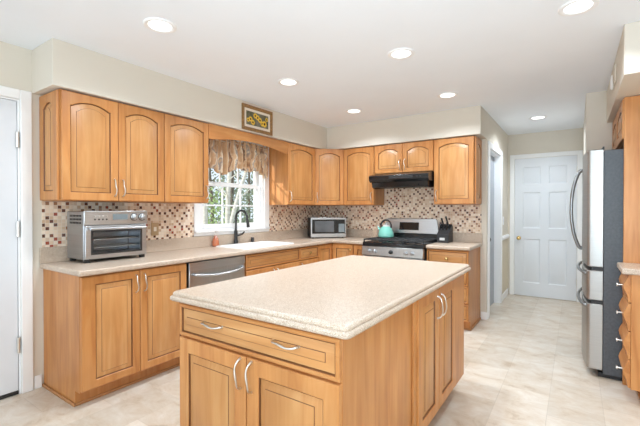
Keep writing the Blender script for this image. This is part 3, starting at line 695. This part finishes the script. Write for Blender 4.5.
# backguard
MB().prism([(-0.024, 0.9165), (-0.108, 0.9165), (-0.100, 1.000), (-0.024, 1.000)], 0.004, w - 0.004).build('backguard_base', 'black_gloss', t, bevel=0.003)
bg = MB(); prof = []
gl, gr = 0.012, w - 0.012
fr = [(gl, 1.0005), (gr, 1.0005), (gr, 1.03), (gr - 0.018, 1.13), (gr - 0.030, 1.180), (gr - 0.042, 1.194), (gl + 0.042, 1.194), (gl + 0.030, 1.180), (gl + 0.018, 1.13), (gl, 1.03)]
bg.rings([[(x, -0.026, z) for x, z in fr], [(x, -0.092 + (z - 1.0) * 0.14, z) for x, z in fr]])
bg.build('backguard', 'steel_bright', t, bevel=0.006, segs=3)
m = MB(); m.rings([[(x, -0.0945 + (z - 1.0) * 0.14 + d_, z) for x, z in ((0.236, 1.045), (0.498, 1.045), (0.498, 1.145), (0.236, 1.145))] for d_ in (0.004, 0.0)]); m.build('display_panel', 'black_gloss', t)

# ------------------------------------------------------------------ island
IX0, IX1, IY0, IY1 = 1.652, 2.570, -3.625, -1.950
t = thing('kitchen_island', 'honey maple kitchen island with a wide two-pull drawer and raised-panel doors', 'kitchen island', (IX0, IY0, 0))
w, dp = IX1 - IX0, IY1 - IY0
bx(0, w, 0.0, dp, 0.115, 0.868).build('carcass', 'maple_upright', t, bevel=0.002)
bx(0.06, w - 0.07, 0.07, dp - 0.02, 0, 0.1148).build('toe_kick', 'toe_kick_wood', t)
f = door_front(t, 'drawer', w - 0.004, 0.152, (0.002, -0.0005, 0.697), 0, 0.013, 0, grain='x', bev=0.034)
pull(f, 0.245, 0.09, False); pull(f, 0.672, 0.09, False)
dw = (w - 0.012) / 2
for k in range(2):
    f = door_front(t, 'door', dw, 0.560, (0.003 + k * (dw + 0.006), -0.0005, 0.126), 0, rail=0.064)
    pull(f, dw - 0.030 if k == 0 else 0.030, 0.484)
bx(w + 0.0005, w + 0.012, 0.680, 0.720, 0.118, 0.866).build('stile', 'maple_upright', t, bevel=0.002)
for k, (a0, a1) in enumerate(((-2.905, -2.560), (-2.552, -2.205))):
    f = door_front(t, 'door', a1 - a0, 0.725, (w + 0.0005, a0 - IY0, 0.126), W90, rail=0.060)
    pull(f, (a1 - a0) - 0.032 if k == 0 else 0.032, 0.615)
bx(w + 0.0005, w + 0.018, -2.200 - IY0, dp, 0.118, 0.866).build('end_stile', 'maple_upright', t, bevel=0.002)
# island top with a stepped, rounded edge
CX0, CX1, CY0, CY1 = 1.628, 2.630, -3.690, -1.905
m = MB(); b_ = lambda d, z: rrect(CX0 + d, CX1 - d, CY0 + d, CY1 - d, 0.022, z, 5)
prof = [(0.020, 0.8685), (0.006, 0.8690), (0.001, 0.873), (0.000, 0.880), (0.001, 0.888), (0.006, 0.8925), (0.0115, 0.8935), (0.0095, 0.8965), (0.0095, 0.904), (0.013, 0.9095), (0.019, 0.913), (0.026, 0.914)]
m.rings([b_(d, z) for d, z in prof])
tag(m.build('island_countertop', 'counter_laminate', smooth=50), 'large speckled beige laminate top with a stepped rounded edge on the island', 'countertop')

# ------------------------------------------------------------------ refrigerator
FX, FY0, FY1, FH = 3.430, -1.150, -0.245, 1.775
t = thing('refrigerator', 'stainless french-door refrigerator with dark grey sides beside the tall maple panel', 'refrigerator', (FX, FY0, 0))
fw = FY1 - FY0
bx(0.0, 0.66, 0.0, fw, 0.035, FH - 0.01).build('body', 'fridge_side', t, bevel=0.004)
bx(-0.03, 0.62, 0.03, fw - 0.03, 0.002, 0.0345).build('base_grille', 'black_matte', t)
DT = 0.112
def bowed(y0, y1, z0, z1, name, bulge0, bulge1, mat='fridge_steel'):
    """door slab whose front bows outwards across the whole fridge width"""
    def fx(y): u = (y - fw / 2) / (fw / 2); return -DT + 0.012 - 0.030 * (1 - u * u)
    pts = []
    n = 14; r = 0.018
    ys = [y0 + (y1 - y0) * i / n for i in range(n + 1)]
    pts = [(-0.004, y0), (-0.004, y1)]
    front = [(fx(y), y) for y in ys[::-1]]
    # round the outside corners
    def loop(z, ins):
        L_ = [(-0.004, y1 - ins), ]
        L_ += [(fx(y1) + r, y1 - ins)] + [(fx(y1) + ins + r * (1 - math.sin(R(a))), y1 - ins - r * (1 - math.cos(R(a)))) for a in (30, 60)] if r else []
        L_ += [(fx(min(max(y, y0 + r), y1 - r)) + ins, min(max(y, y0 + r), y1 - r)) for y in ys[::-1]]
        L_ += [(fx(y0) + ins + r * (1 - math.sin(R(a))), y0 + ins + r * (1 - math.cos(R(a)))) for a in (60, 30)] + [(fx(y0) + r, y0 + ins)]
        L_ += [(-0.004, y0 + ins)]
        return [(x, y, z) for x, y in L_]
    m = MB(); m.rings([loop(z0, 0.006), loop(z0 + 0.006, 0), loop(z1 - 0.006, 0), loop(z1, 0.006)])
    return m.build(name, mat, t, smooth=40)
bowed(0.0, fw / 2 - 0.003, 0.860, FH, 'door', 0, 1)
bowed(fw / 2 + 0.003, fw, 0.860, FH, 'door', 0, 1)
dr1 = bowed(0.0, fw, 0.600, 0.832, 'drawer', 0, 1)
dr2 = bowed(0.0, fw, 0.060, 0.572, 'drawer', 0, 1)
for (z0, z1) in ((0.8325, 0.8595), (0.5725, 0.5995)): bx(-0.075, -0.001, 0.004, fw - 0.004, z0, z1).build('drawer_gap', 'black_matte', t)
bx(-0.010, 0.002, 0.0005, fw, FH + 0.0005, FH + 0.018).build('hinge_cover', 'black_matte', t)
for s in (-1, 1):
    yc = fw / 2 + s * 0.045
    hp = [(-DT - 0.012, yc, 0.965), (-DT - 0.045, yc + s * 0.004, 0.985), (-DT - 0.085, yc + s * 0.012, 1.12), (-DT - 0.100, yc + s * 0.016, 1.31), (-DT - 0.085, yc + s * 0.012, 1.50), (-DT - 0.045, yc + s * 0.004, 1.635), (-DT - 0.012, yc, 1.655)]
    MB().tube(smooth_path(hp, 6), 0.013, 10).build('handle', 'handle_steel', t, smooth=60)
for z in (0.803, 0.545):
    hp = [(-DT + 0.010, 0.06, z), (-DT - 0.010, 0.075, z), (-DT - 0.036, 0.25, z), (-DT - 0.046, fw / 2, z), (-DT - 0.036, fw - 0.25, z), (-DT - 0.010, fw - 0.075, z), (-DT + 0.010, fw - 0.06, z)]
    MB().tube(smooth_path(hp, 6), 0.012, 10).build('drawer_handle', 'handle_steel', t, smooth=60)

# tall cabinet around the refrigerator
t = thing('refrigerator_cabinet', 'maple cabinet over the refrigerator with a tall plain side panel', 'cabinet', (3.560, 0, 0))
bx(-0.014, 0.588, -1.190, -1.165, 0.0, UT).build('side_panel', 'maple_upright', t, bevel=0.002)
bx(0.0, 0.585, -1.1645, -0.215, 1.835, UT).build('carcass', 'maple_upright', t)
for (a0, a1) in ((-1.160, -0.692), (-0.688, -0.220)):
    f = door_front(t, 'door', a1 - a0, UT - 1.835 - 0.012, (-0.0005, a1, 1.841), -W90, arch=0.04)

# drawer base beside it
t = thing('drawer_cabinet', 'maple drawer cabinet with wavy drawer fronts and four pulls beside the refrigerator', 'cabinet', (4.14, -1.195, 0), -W90)
base_carcass(t, 0.335)
hs = (0.873 - 0.105) / 4
for k in range(4):
    z0 = 0.108 + hs * k; wd = 0.325
    pf = [(0, 0), (-0.012, 0), (-0.016, 0.012), (-0.021, 0.05), (-0.036, 0.085), (-0.040, 0.105), (-0.034, 0.13), (-0.018, 0.165), (-0.012, hs - 0.008), (0, hs - 0.008)]
    f = MB().prism(pf, 0, wd).build('drawer', 'maple_level', t, (0.004, -0.5805, z0), bevel=0.002)
    m = MB(); m.lathe([(0.005, -0.034), (0.005, -0.062), (0.013, -0.066), (0.013, -0.072), (0.002, -0.073)], axis='y', n=12); m.build('knob', 'nickel', f, (wd / 2 + 0.10, 0, 0.105), smooth=50)
t = thing('countertop', 'small beige laminate countertop on the drawer cabinet against the tall maple panel', 'countertop')
bx(3.508, 4.148, -1.560, -1.1915, 0.8745, CT).build('slab', 'counter_laminate', t, bevel=0.008, segs=3)

# ------------------------------------------------------------------ small appliances
t = thing('toaster_oven', 'silver toaster oven with a glass door and two knobs on the window counter', 'toaster oven', (0.0, -3.492, CT), W90)
w = 0.485; y0, y1 = -0.305, -0.026; z0, z1 = 0.022, 0.385
zc = 0.275
m = MB(); m.box(0.002, 0.014, y0 + 0.012, y1, z0 + 0.001, z1 - 0.004).box(w - 0.014, w - 0.002, y0 + 0.012, y1, z0 + 0.001, z1 - 0.004)
m.box(0.0145, w - 0.0145, y0 + 0.012, y1, z1 - 0.016, z1 - 0.004).box(0.0145, w - 0.0145, y0 + 0.012, y1, z0 + 0.001, z0 + 0.018).box(0.0145, w - 0.0145, y1 - 0.012, y1, z0 + 0.019, z1 - 0.017)
m.build('body', 'steel', t, bevel=0.006, segs=3)
m = MB()
for i in range(8):
    for j in range(3): m.box(0.0005, 0.0018, y0 + 0.045 + i * 0.024, y0 + 0.059 + i * 0.024, z1 - 0.045 - j * 0.026, z1 - 0.030 - j * 0.026)
m.build('vent_slots', 'black_matte', t)
bx(0.0, w, y0 - 0.004, y0 + 0.0115, zc + 0.002, z1).build('control_panel', 'steel_bright', t, bevel=0.005, segs=3)
bx(0.205, 0.320, y0 - 0.0055, y0 - 0.0042, zc + 0.04, zc + 0.085).build('display', 'display_grey', t)
for k in range(4):
    for j in range(2): MB().lathe([(0.006, 0), (0.006, -0.003), (0.002, -0.0035)], (0, 0, 0), 10, 'y').build('button', 'black_matte' if j == 0 else 'plate_silver', t, (0.075 + k * 0.028, y0 - 0.0042, zc + 0.045 + j * 0.025))
for x in (0.372, 0.438):
    k = MB().lathe([(0.026, 0), (0.026, -0.004), (0.021, -0.006), (0.020, -0.024), (0.017, -0.027), (0.002, -0.0275)], (0, 0, 0), 18, 'y'); k.box(-0.003, 0.003, -0.031, -0.026, -0.018, 0.018)
    kn = k.build('knob', 'steel_bright', t, (x, y0 - 0.0042, zc + 0.060), smooth=50)
    MB().lathe([(0.031, 0.0), (0.031, -0.002), (0.0265, -0.002)], (0, 0, 0), 20, 'y', cap0=False, cap1=False).build('bezel', 'black_matte', kn)
d = MB(); fx0, fx1, fz0, fz1 = 0.008, w - 0.008, 0.030, zc - 0.002; gx0, gx1, gz0, gz1 = 0.060, w - 0.060, 0.070, zc - 0.048
d.cells([fx0, gx0, gx1, fx1], [fz0, gz0, gz1, fz1], lambda x, z: not (gx0 < x < gx1 and gz0 < z < gz1), 0, 1)
d.v = [(x, y0 + 0.011 - 0.016 * k, z) for (x, z, k) in d.v]
od = d.build('door', 'steel_bright', t, bevel=0.003)
bx(gx0 - 0.003, gx1 + 0.003, y0 + 0.002, y0 + 0.006, gz0 - 0.003, gz1 + 0.003).build('glass', 'oven_glass', od)
m = MB(); m.cells([gx0 - 0.014, gx0 + 0.002, gx1 - 0.002, gx1 + 0.014], [gz0 - 0.012, gz0 + 0.002, gz1 - 0.002, gz1 + 0.012], lambda x, z: not (gx0 < x < gx1 and gz0 < z < gz1), 0, 1)
m.v = [(x, y0 - 0.0052 - 0.0018 * k, z) for (x, z, k) in m.v]; m.build('glass_border', 'black_matte', od)
m = MB().tube([(0.03, y0 - 0.034, zc - 0.024), (w - 0.03, y0 - 0.034, zc - 0.024)], 0.010, 12)
for x in (0.045, w - 0.045): m.tube([(x, y0 - 0.003, zc - 0.024), (x, y0 - 0.034, zc - 0.024)], 0.007, 8)
m.build('handle', 'steel_bright', od, smooth=50)
for z in (0.105, 0.165):
    m = MB()
    for i in range(15): m.tube([(0.03 + i * 0.030, y0 + 0.03, z), (0.03 + i * 0.030, y1 - 0.02, z)], 0.0018, 6)
    for y in (y0 + 0.03, y1 - 0.02, (y0 + y1) / 2): m.tube([(0.016, y, z + 0.002), (w - 0.016, y, z + 0.002)], 0.003, 6)
    m.build('rack', 'nickel', t, smooth=60)
bx(0.02, w - 0.02, y0 + 0.02, y1 - 0.02, z0 + 0.030, z0 + 0.040).build('crumb_tray', 'steel_level', t)
for x in (0.03, w - 0.03):
    for y in (y0 + 0.03, y1 - 0.03): bx(x - 0.018, x + 0.018, y - 0.014, y + 0.014, 0.0005, z0 + 0.0005).build('foot', 'black_matte', t)

t = thing('microwave', 'stainless microwave with a dark door set across the counter corner', 'microwave', (0.440, -0.440, CT), PI / 4)
hw = 0.250; dp = 0.325; hb, ht = 0.014, 0.286
bx(-hw + 0.004, hw - 0.004, 0.022, dp, hb, ht - 0.004).build('body', 'black_matte', t, bevel=0.005)
m = MB(); m.rings([[(x, y, z) for x, z in ((-hw, hb), (hw, hb), (hw, ht), (-hw, ht))] for y in (0.0215, 0.0)]); dr = m.build('door', 'steel_bright', t, bevel=0.006, segs=3)
bx(-hw + 0.018, hw - 0.018, -0.003, -0.0005, 0.066, ht - 0.026).build('window_frame', 'black_gloss', dr)
bx(-hw + 0.055, 0.075, -0.0045, -0.0032, 0.088, ht - 0.048).build('window', 'window_screen_grey', dr)
bx(0.140, hw - 0.026, -0.0050, -0.0032, 0.085, 0.200).build('keypad', 'display_grey', t)
bx(0.140, hw - 0.026, -0.0050, -0.0032, 0.210, 0.235).build('display', 'black_gloss', t)
for x in (-hw + 0.04, hw - 0.04):
    for y in (0.05, dp - 0.04): MB().lathe([(0.012, 0.0005), (0.012, hb)], (x, y, 0), 10).build('foot', 'black_matte', t)

# kettle on the rear burner grate
t = thing('tea_kettle', 'turquoise enamel tea kettle with a black loop handle on the stove', 'kettle', (1.225, -0.285, 0.9525))
MB().lathe([(0.088, 0.0005), (0.100, 0.006), (0.103, 0.020), (0.098, 0.055), (0.082, 0.100), (0.062, 0.128), (0.045, 0.140)], n=28, cap1=True).build('body', 'kettle_enamel', t, smooth=60)
MB().lathe([(0.045, 0.1405), (0.042, 0.150), (0.020, 0.156), (0.008, 0.158), (0.008, 0.164), (0.012, 0.169), (0.009, 0.177), (0.002, 0.179)], n=20).build('lid', 'plate_silver', t, smooth=60)
ar = [(0.070 * math.cos(R(a)) * (1.02 if a in (0, 180) else 1), 0, 0.146 + 0.078 * math.sin(R(a))) for a in range(-20, 201, 20)]
MB().tube(smooth_path(ar, 3), 0.0075, 10, flat=1.5).build('handle', 'black_matte', t, smooth=60)
MB().tube(smooth_path([(-0.075, -0.0, 0.085), (-0.098, 0, 0.108), (-0.112, 0, 0.132)], 4), [0.022, 0.020, 0.018, 0.016, 0.015, 0.014, 0.013, 0.012, 0.011], 12).build('spout', 'kettle_enamel', t, smooth=60)
MB().lathe([(0.014, 0), (0.015, 0.012), (0.006, 0.022)], (-0.114, 0, 0.133), 12).build('whistle', 'nickel', t, smooth=60)

# knife block with knives
t = thing('knife_block', 'black slanted knife block standing on the counter beside the stove', 'knife block', (1.945, -0.185, CT))
prof = [(-0.085, 0.0005), (0.105, 0.0005), (0.105, 0.190), (0.060, 0.222), (-0.030, 0.130), (-0.085, 0.105)]
MB().prism(prof, -0.070, 0.070).build('block', 'black_matte', t, bevel=0.004)
bx(-0.035, 0.025, -0.0870, -0.0852, 0.030, 0.060).build('plate', 'plate_silver', t)
slope = math.atan2(0.222 - 0.130, 0.060 + 0.030)
nv = Vector((0, -math.sin(slope), math.cos(slope)))
def knife(label, x, u, L_, mat='black_matte'):
    base = Vector((x, -0.030 + (0.090) * u, 0.130 + 0.092 * u)) + nv * 0.0005
    p0 = Vector((1.945, -0.185, CT)) + base
    o = thing('kitchen_knife', label, 'knife', p0, 0, 'knives standing in the knife block')
    MB().tube([nv * 0, nv * 0.006, nv * 0.010], [0.009, 0.009, 0.008], 8).build('bolster', 'steel_bright', o)
    MB().tube([nv * 0.0102, nv * 0.03, nv * (L_ * 0.6), nv * (L_ - 0.006), nv * L_], [0.009, 0.0115, 0.010, 0.012, 0.008], 8).build('handle', mat, o, smooth=60)
knife('long black-handled knife standing tallest at the back of the knife block', 0.030, 0.86, 0.145)
knife('black-handled knife at the back of the block beside the tallest one', -0.028, 0.86, 0.115)
knife('short black-handled knife in the lower row on the kettle side of the block', -0.038, 0.36, 0.080)
knife('short black-handled knife in the middle of the lower row of the block', 0.000, 0.36, 0.080)
knife('short black-handled knife in the lower row on the hallway side of the block', 0.038, 0.36, 0.080)

# ------------------------------------------------------------------ curtain, picture, wall plates
def curtain():
    y0, y1 = -2.215, -1.295; n = 150; rows = 14
    m = MB(); uv = []
    def bottom(u):
        if u < 0.45: return 1.762 - 0.070 * math.sin(u / 0.45 * PI) ** 2 * (1 if u > 0 else 1)
        if u < 0.80: return 1.775 - 0.030 * math.sin((u - 0.45) / 0.35 * PI) ** 2
        return 1.775 - 0.085 * ((u - 0.80) / 0.20) ** 0.8
    for j in range(rows + 1):
        v = j / rows
        for i in range(n + 1):
            u = i / n; zt = 2.085 + 0.010 * math.sin(u * 90) ; zb = bottom(u) + 0.006 * math.sin(u * 70)
            z = zt + (zb - zt) * v
            pinch = abs(v - 0.10)
            amp = 0.007 + 0.021 * min(1, pinch / 0.35)
            ph = u * 2 * PI * 11 + 1.6 * math.sin(u * 9) + 0.5 * v * math.sin(u * 23)
            x = 0.085 + amp * math.sin(ph) + 0.35 * amp * math.sin(2.3 * ph + 1) + 0.03 * math.sin(min(1, v) * PI) * (0.5 + 0.5 * math.sin(u * 2 * PI * 3))
            m.add([(x, y0 + (y1 - y0) * u + 0.004 * math.cos(ph), z)]); uv.append((u, v))
    for j in range(rows):
        for i in range(n):
            a = j * (n + 1) + i; m.face((a, a + 1, a + n + 2, a + n + 1))
    t = thing('curtain_valance', 'gathered brown and tan striped fabric valance hanging across the top of the window', 'curtain', (0, 0, 0))
    o = m.build('fabric', 'striped_fabric', t, smooth=180, recalc=False)
    ul = o.data.uv_layers.new(name='UVMap')
    for lp in o.data.loops: ul.data[lp.index].uv = uv[lp.vertex_index]
    sm = o.modifiers.new('thick', 'SOLIDIFY'); sm.thickness = 0.002
    MB().tube([(0.085, y0 - 0.025, 2.052), (0.085, y1 + 0.025, 2.052)], 0.006, 10).build('rod', 'nickel', t, smooth=60)
    m2 = MB()
    for y in (y0 - 0.018, y1 + 0.018): m2.box(0.0225, 0.085, y - 0.004, y + 0.004, 2.040, 2.046)
    m2.build('bracket', 'nickel', t)
curtain()

py0, py1, pz0, pz1 = -1.985, -1.516, 2.158, 2.428
t = thing('framed_picture', 'small framed picture of yellow sunflowers hanging on the soffit above the window', 'picture', (sd, (py0 + py1) / 2, pz0), W90)
pw, ph = (py1 - py0) / 2, pz1 - pz0
m = MB(); q = lambda d, y: [(-pw + d, y, d), (pw - d, y, d), (pw - d, y, ph - d), (-pw + d, y, ph - d)]
m.rings([q(0, -0.001), q(0, -0.018), q(0.008, -0.022), q(0.030, -0.014), q(0.036, -0.008)], True, False); m.build('frame', 'picture_frame_wood', t)
m = MB(); m.rings([q(0.035, -0.0075), q(0.062, -0.0070)], False, False); m.build('mat', 'mat_board', t)
bx(-pw + 0.060, pw - 0.060, -0.0068, -0.0045, 0.060, ph - 0.060).build('print', 'painted_leaf', t)
rnd = random.Random(4)
m = MB(); yy = -0.0072; aw, ah = pw - 0.064, ph - 0.128
for k in range(9):
    cx, cz = -aw * 0.85 + 2 * aw * 0.85 * (k / 8), ph / 2 + rnd.uniform(-0.4, 0.4) * ah * 0.8; r = rnd.uniform(0.030, 0.042)
    r = min(r, cz - 0.063, ph - 0.063 - cz, aw - abs(cx)) if min(cz - 0.063, ph - 0.063 - cz, aw - abs(cx)) > 0.01 else 0.012
    pts = []
    for i in range(24): a = 2 * PI * i / 24; rr_ = r * (1 if i % 2 else 0.72); pts.append((cx + rr_ * math.cos(a), yy - 0.0001 * k, cz + rr_ * math.sin(a)))
    kk = m.add(pts); m.face([kk + i for i in range(24)], 0)
    kk = m.add([(cx + r * 0.36 * math.cos(2 * PI * i / 10), yy - 0.0001 * k - 0.00005, cz + r * 0.36 * math.sin(2 * PI * i / 10)) for i in range(10)]); m.face([kk + i for i in range(10)], 1)
m.build('painted_flowers', ['petal_yellow', 'flower_heart'], t, recalc=False)

def wall_plate(name, label, cat, loc, rz, toggles, mat, tm):
    t = thing(name, label, cat, loc, rz)
    bx(-0.038, 0.038, -0.0065, -0.0005, -0.060, 0.060).build('plate', mat, t, bevel=0.002)
    for z in toggles: bx(-0.014, 0.014, -0.0095, -0.0066, z - 0.020, z + 0.020).build('socket' if len(toggles) > 1 else 'rocker', tm, t, bevel=0.002)
wall_plate('wall_outlet', 'tan electrical outlet plate on the mosaic tiles beside the toaster oven', 'outlet', (0.0095, -2.756, 1.127), W90, (0.0,), 'almond_plastic', 'mat_board')
wall_plate('light_switch', 'white light switch plate on the beige hallway wall above the chair rail', 'light switch', (XH, 1.21, 1.15), W90, (0.0,), 'white_trim', 'white_door')
# vents on the soffit over the refrigerator
t = thing('air_vent', 'white wall vent grille on the soffit face over the refrigerator', 'vent', (3.495, -1.17, 2.33), -W90)
bx(-0.08, 0.08, -0.010, -0.0005, -0.07, 0.05).build('frame', 'wall_paint', t, bevel=0.003)
m = MB()
for k in range(6): m.box(-0.065, 0.065, -0.0125, -0.0102, -0.045 + k * 0.016, -0.037 + k * 0.016)
m.build('louvers', 'wall_paint', t)
t = thing('smoke_alarm', 'round white alarm on the soffit face beyond the vent grille', 'alarm', (3.495, -0.93, 2.335), -W90)
MB().lathe([(0.058, -0.0005), (0.058, -0.010), (0.050, -0.016), (0.002, -0.018)], (0, 0, 0), 24, 'y').build('shell', 'white_trim', t, smooth=50)

# ------------------------------------------------------------------ recessed ceiling lights
spots = [((1.10, -3.39), 'recessed ceiling light nearest the soffit over the toaster oven cabinet'),
         ((1.108, -2.132), 'recessed ceiling light in front of the window and sink'),
         ((1.112, -0.932), 'recessed ceiling light in front of the corner upper cabinet'),
         ((2.183, -2.140), 'recessed ceiling light above the far half of the island'),
         ((2.184, -0.934), 'recessed ceiling light in front of the upper cabinet by the hallway'),
         ((3.257, -2.177), 'recessed ceiling light over the walkway before the refrigerator, at the top edge of the photo'),
         ((2.858, 0.634), 'recessed ceiling light inside the hallway before the white six-panel door')]
for (x, y), lab in spots:
    t = thing('recessed_light', lab, 'ceiling light', (x, y, H), 0, 'recessed ceiling lights')
    n = 32; m = MB()
    m.lathe([(0.098, -0.0005), (0.097, -0.006), (0.088, -0.010), (0.070, -0.006), (0.068, -0.002)], n=n, cap0=False, cap1=False); m.build('trim_ring', 'white_trim', t, smooth=60)
    MB().lathe([(0.068, -0.0015), (0.068, -0.0035), (0.001, -0.0040)], n=n, cap0=False).build('lens', 'lamp_lens', t)
    li = bpy.data.lights.new('bulb', 'AREA'); li.shape = 'DISK'; li.size = 0.13; li.energy = DOWNLIGHT_W; li.color = (0.82, 0.92, 1.0); li.spread = R(145)
    lo = bpy.data.objects.new('bulb', li); COL.objects.link(lo); lo.parent = t; lo.location = (0, 0, -0.012)

# ------------------------------------------------------------------ outdoors seen through the window
struct(bx(-40, -0.16, -30, 40, -0.6, -0.35).build('ground_outside', 'ground_leaves'))
rnd = random.Random(7)
def trunk(label, x, y, r, lean, h=7.0, mat='bark_pale', group='trees outside the window'):
    t = thing('birch_tree' if mat == 'bark_pale' else 'woodland_tree', label, 'tree', (x, y, -0.35), 0, group)
    pts = [(lean[0] * s + 0.05 * math.sin(s * 1.7 + y), lean[1] * s + 0.05 * math.cos(s * 1.3 + x), s) for s in [h * i / 7 for i in range(8)]]
    rad = [r * (1.15 - 0.10 * i) for i in range(8)]
    MB().tube(smooth_path(pts, 3), [rad[min(7, i // 3)] for i in range(22)], 10).build('trunk', mat, t, smooth=60)
    m = MB()
    for i in range(9):
        s = rnd.uniform(1.6, h); a = rnd.uniform(0, 2 * PI); bl = rnd.uniform(0.5, 1.3)
        b0 = Vector((lean[0] * s, lean[1] * s, s)); b1 = b0 + Vector((math.cos(a) * bl, math.sin(a) * bl, bl * 0.6))
        m.tube([b0, (b0 + b1) / 2 + Vector((0, 0, 0.05)), b1], [r * 0.3, r * 0.2, r * 0.08], 6)
    m.build('branches', mat, t, smooth=60)
trunk('pale slender birch trunk standing upright outside the window', -3.6, 1.36, 0.052, (0.0, 0.012))
trunk('pale birch trunk leaning to one side outside the window', -3.9, 1.32, 0.050, (0.0, 0.34))
trunk('pale trunk showing at the left edge of the window view', -4.4, 1.42, 0.062, (0.0, -0.02))
for (x, y, r) in ((-9.6, 5.9, 0.07), (-9.2, 6.5, 0.06), (-9.8, 7.2, 0.08), (-9.4, 7.9, 0.06), (-9.3, 5.2, 0.06)):
    trunk('grey woodland trunk standing deep behind the birches outside the window', x, y, r, (rnd.uniform(-.03, .03), rnd.uniform(-.04, .04)), mat='bark_dark', group='deep woodland trunks')
def shrub(label, x, y, rx, ry, rz_, mat, n=1100, s=0.055, z=0.0):
    m = MB()
    for i in range(n):
        u = Vector((rnd.gauss(0, 1), rnd.gauss(0, 1), rnd.gauss(0, 1))).normalized() * (rnd.random() ** 0.4)
        c = Vector((u.x * rx, u.y * ry, rz_ * (1 + u.z)))
        a = Vector((rnd.gauss(0, 1), rnd.gauss(0, 1), rnd.gauss(0, 1))).normalized() * s * rnd.uniform(0.6, 1.3); b = a.orthogonal().normalized() * s * 0.5
        k = m.add([c - a, c + b, c + a, c - b]); m.face((k, k + 1, k + 2, k + 3))
    t = thing('shrub', label, 'shrub', (x, y, -0.35 + z), 0, 'leafy shrubs outside the window')
    m.build('foliage', mat, t, smooth=0, recalc=False)
    MB().tube([(0, 0, 0), (0.02, 0, rz_ * 0.8), (0, 0.03, rz_ * 1.3)], [0.05, 0.035, 0.01], 8).build('stem', 'bark_dark', t, smooth=60)
shrub('light green leafy shrub outside behind the upright birch trunk', -6.4, 3.0, 1.0, 0.85, 1.30, 'leaf_green', 800)
shrub('grey-green shrub outside behind the leaning birch trunk', -6.6, 4.9, 0.9, 0.75, 1.30, 'leaf_grey', 900)
shrub('tall grey-green thicket outside at the back of the window view', -13.5, 10.3, 1.8, 2.8, 2.4, 'leaf_grey', 1500, 0.11)
shrub('low light green bush outside at the left of the window view', -5.2, 1.75, 0.5, 0.45, 0.75, 'leaf_green', 500)
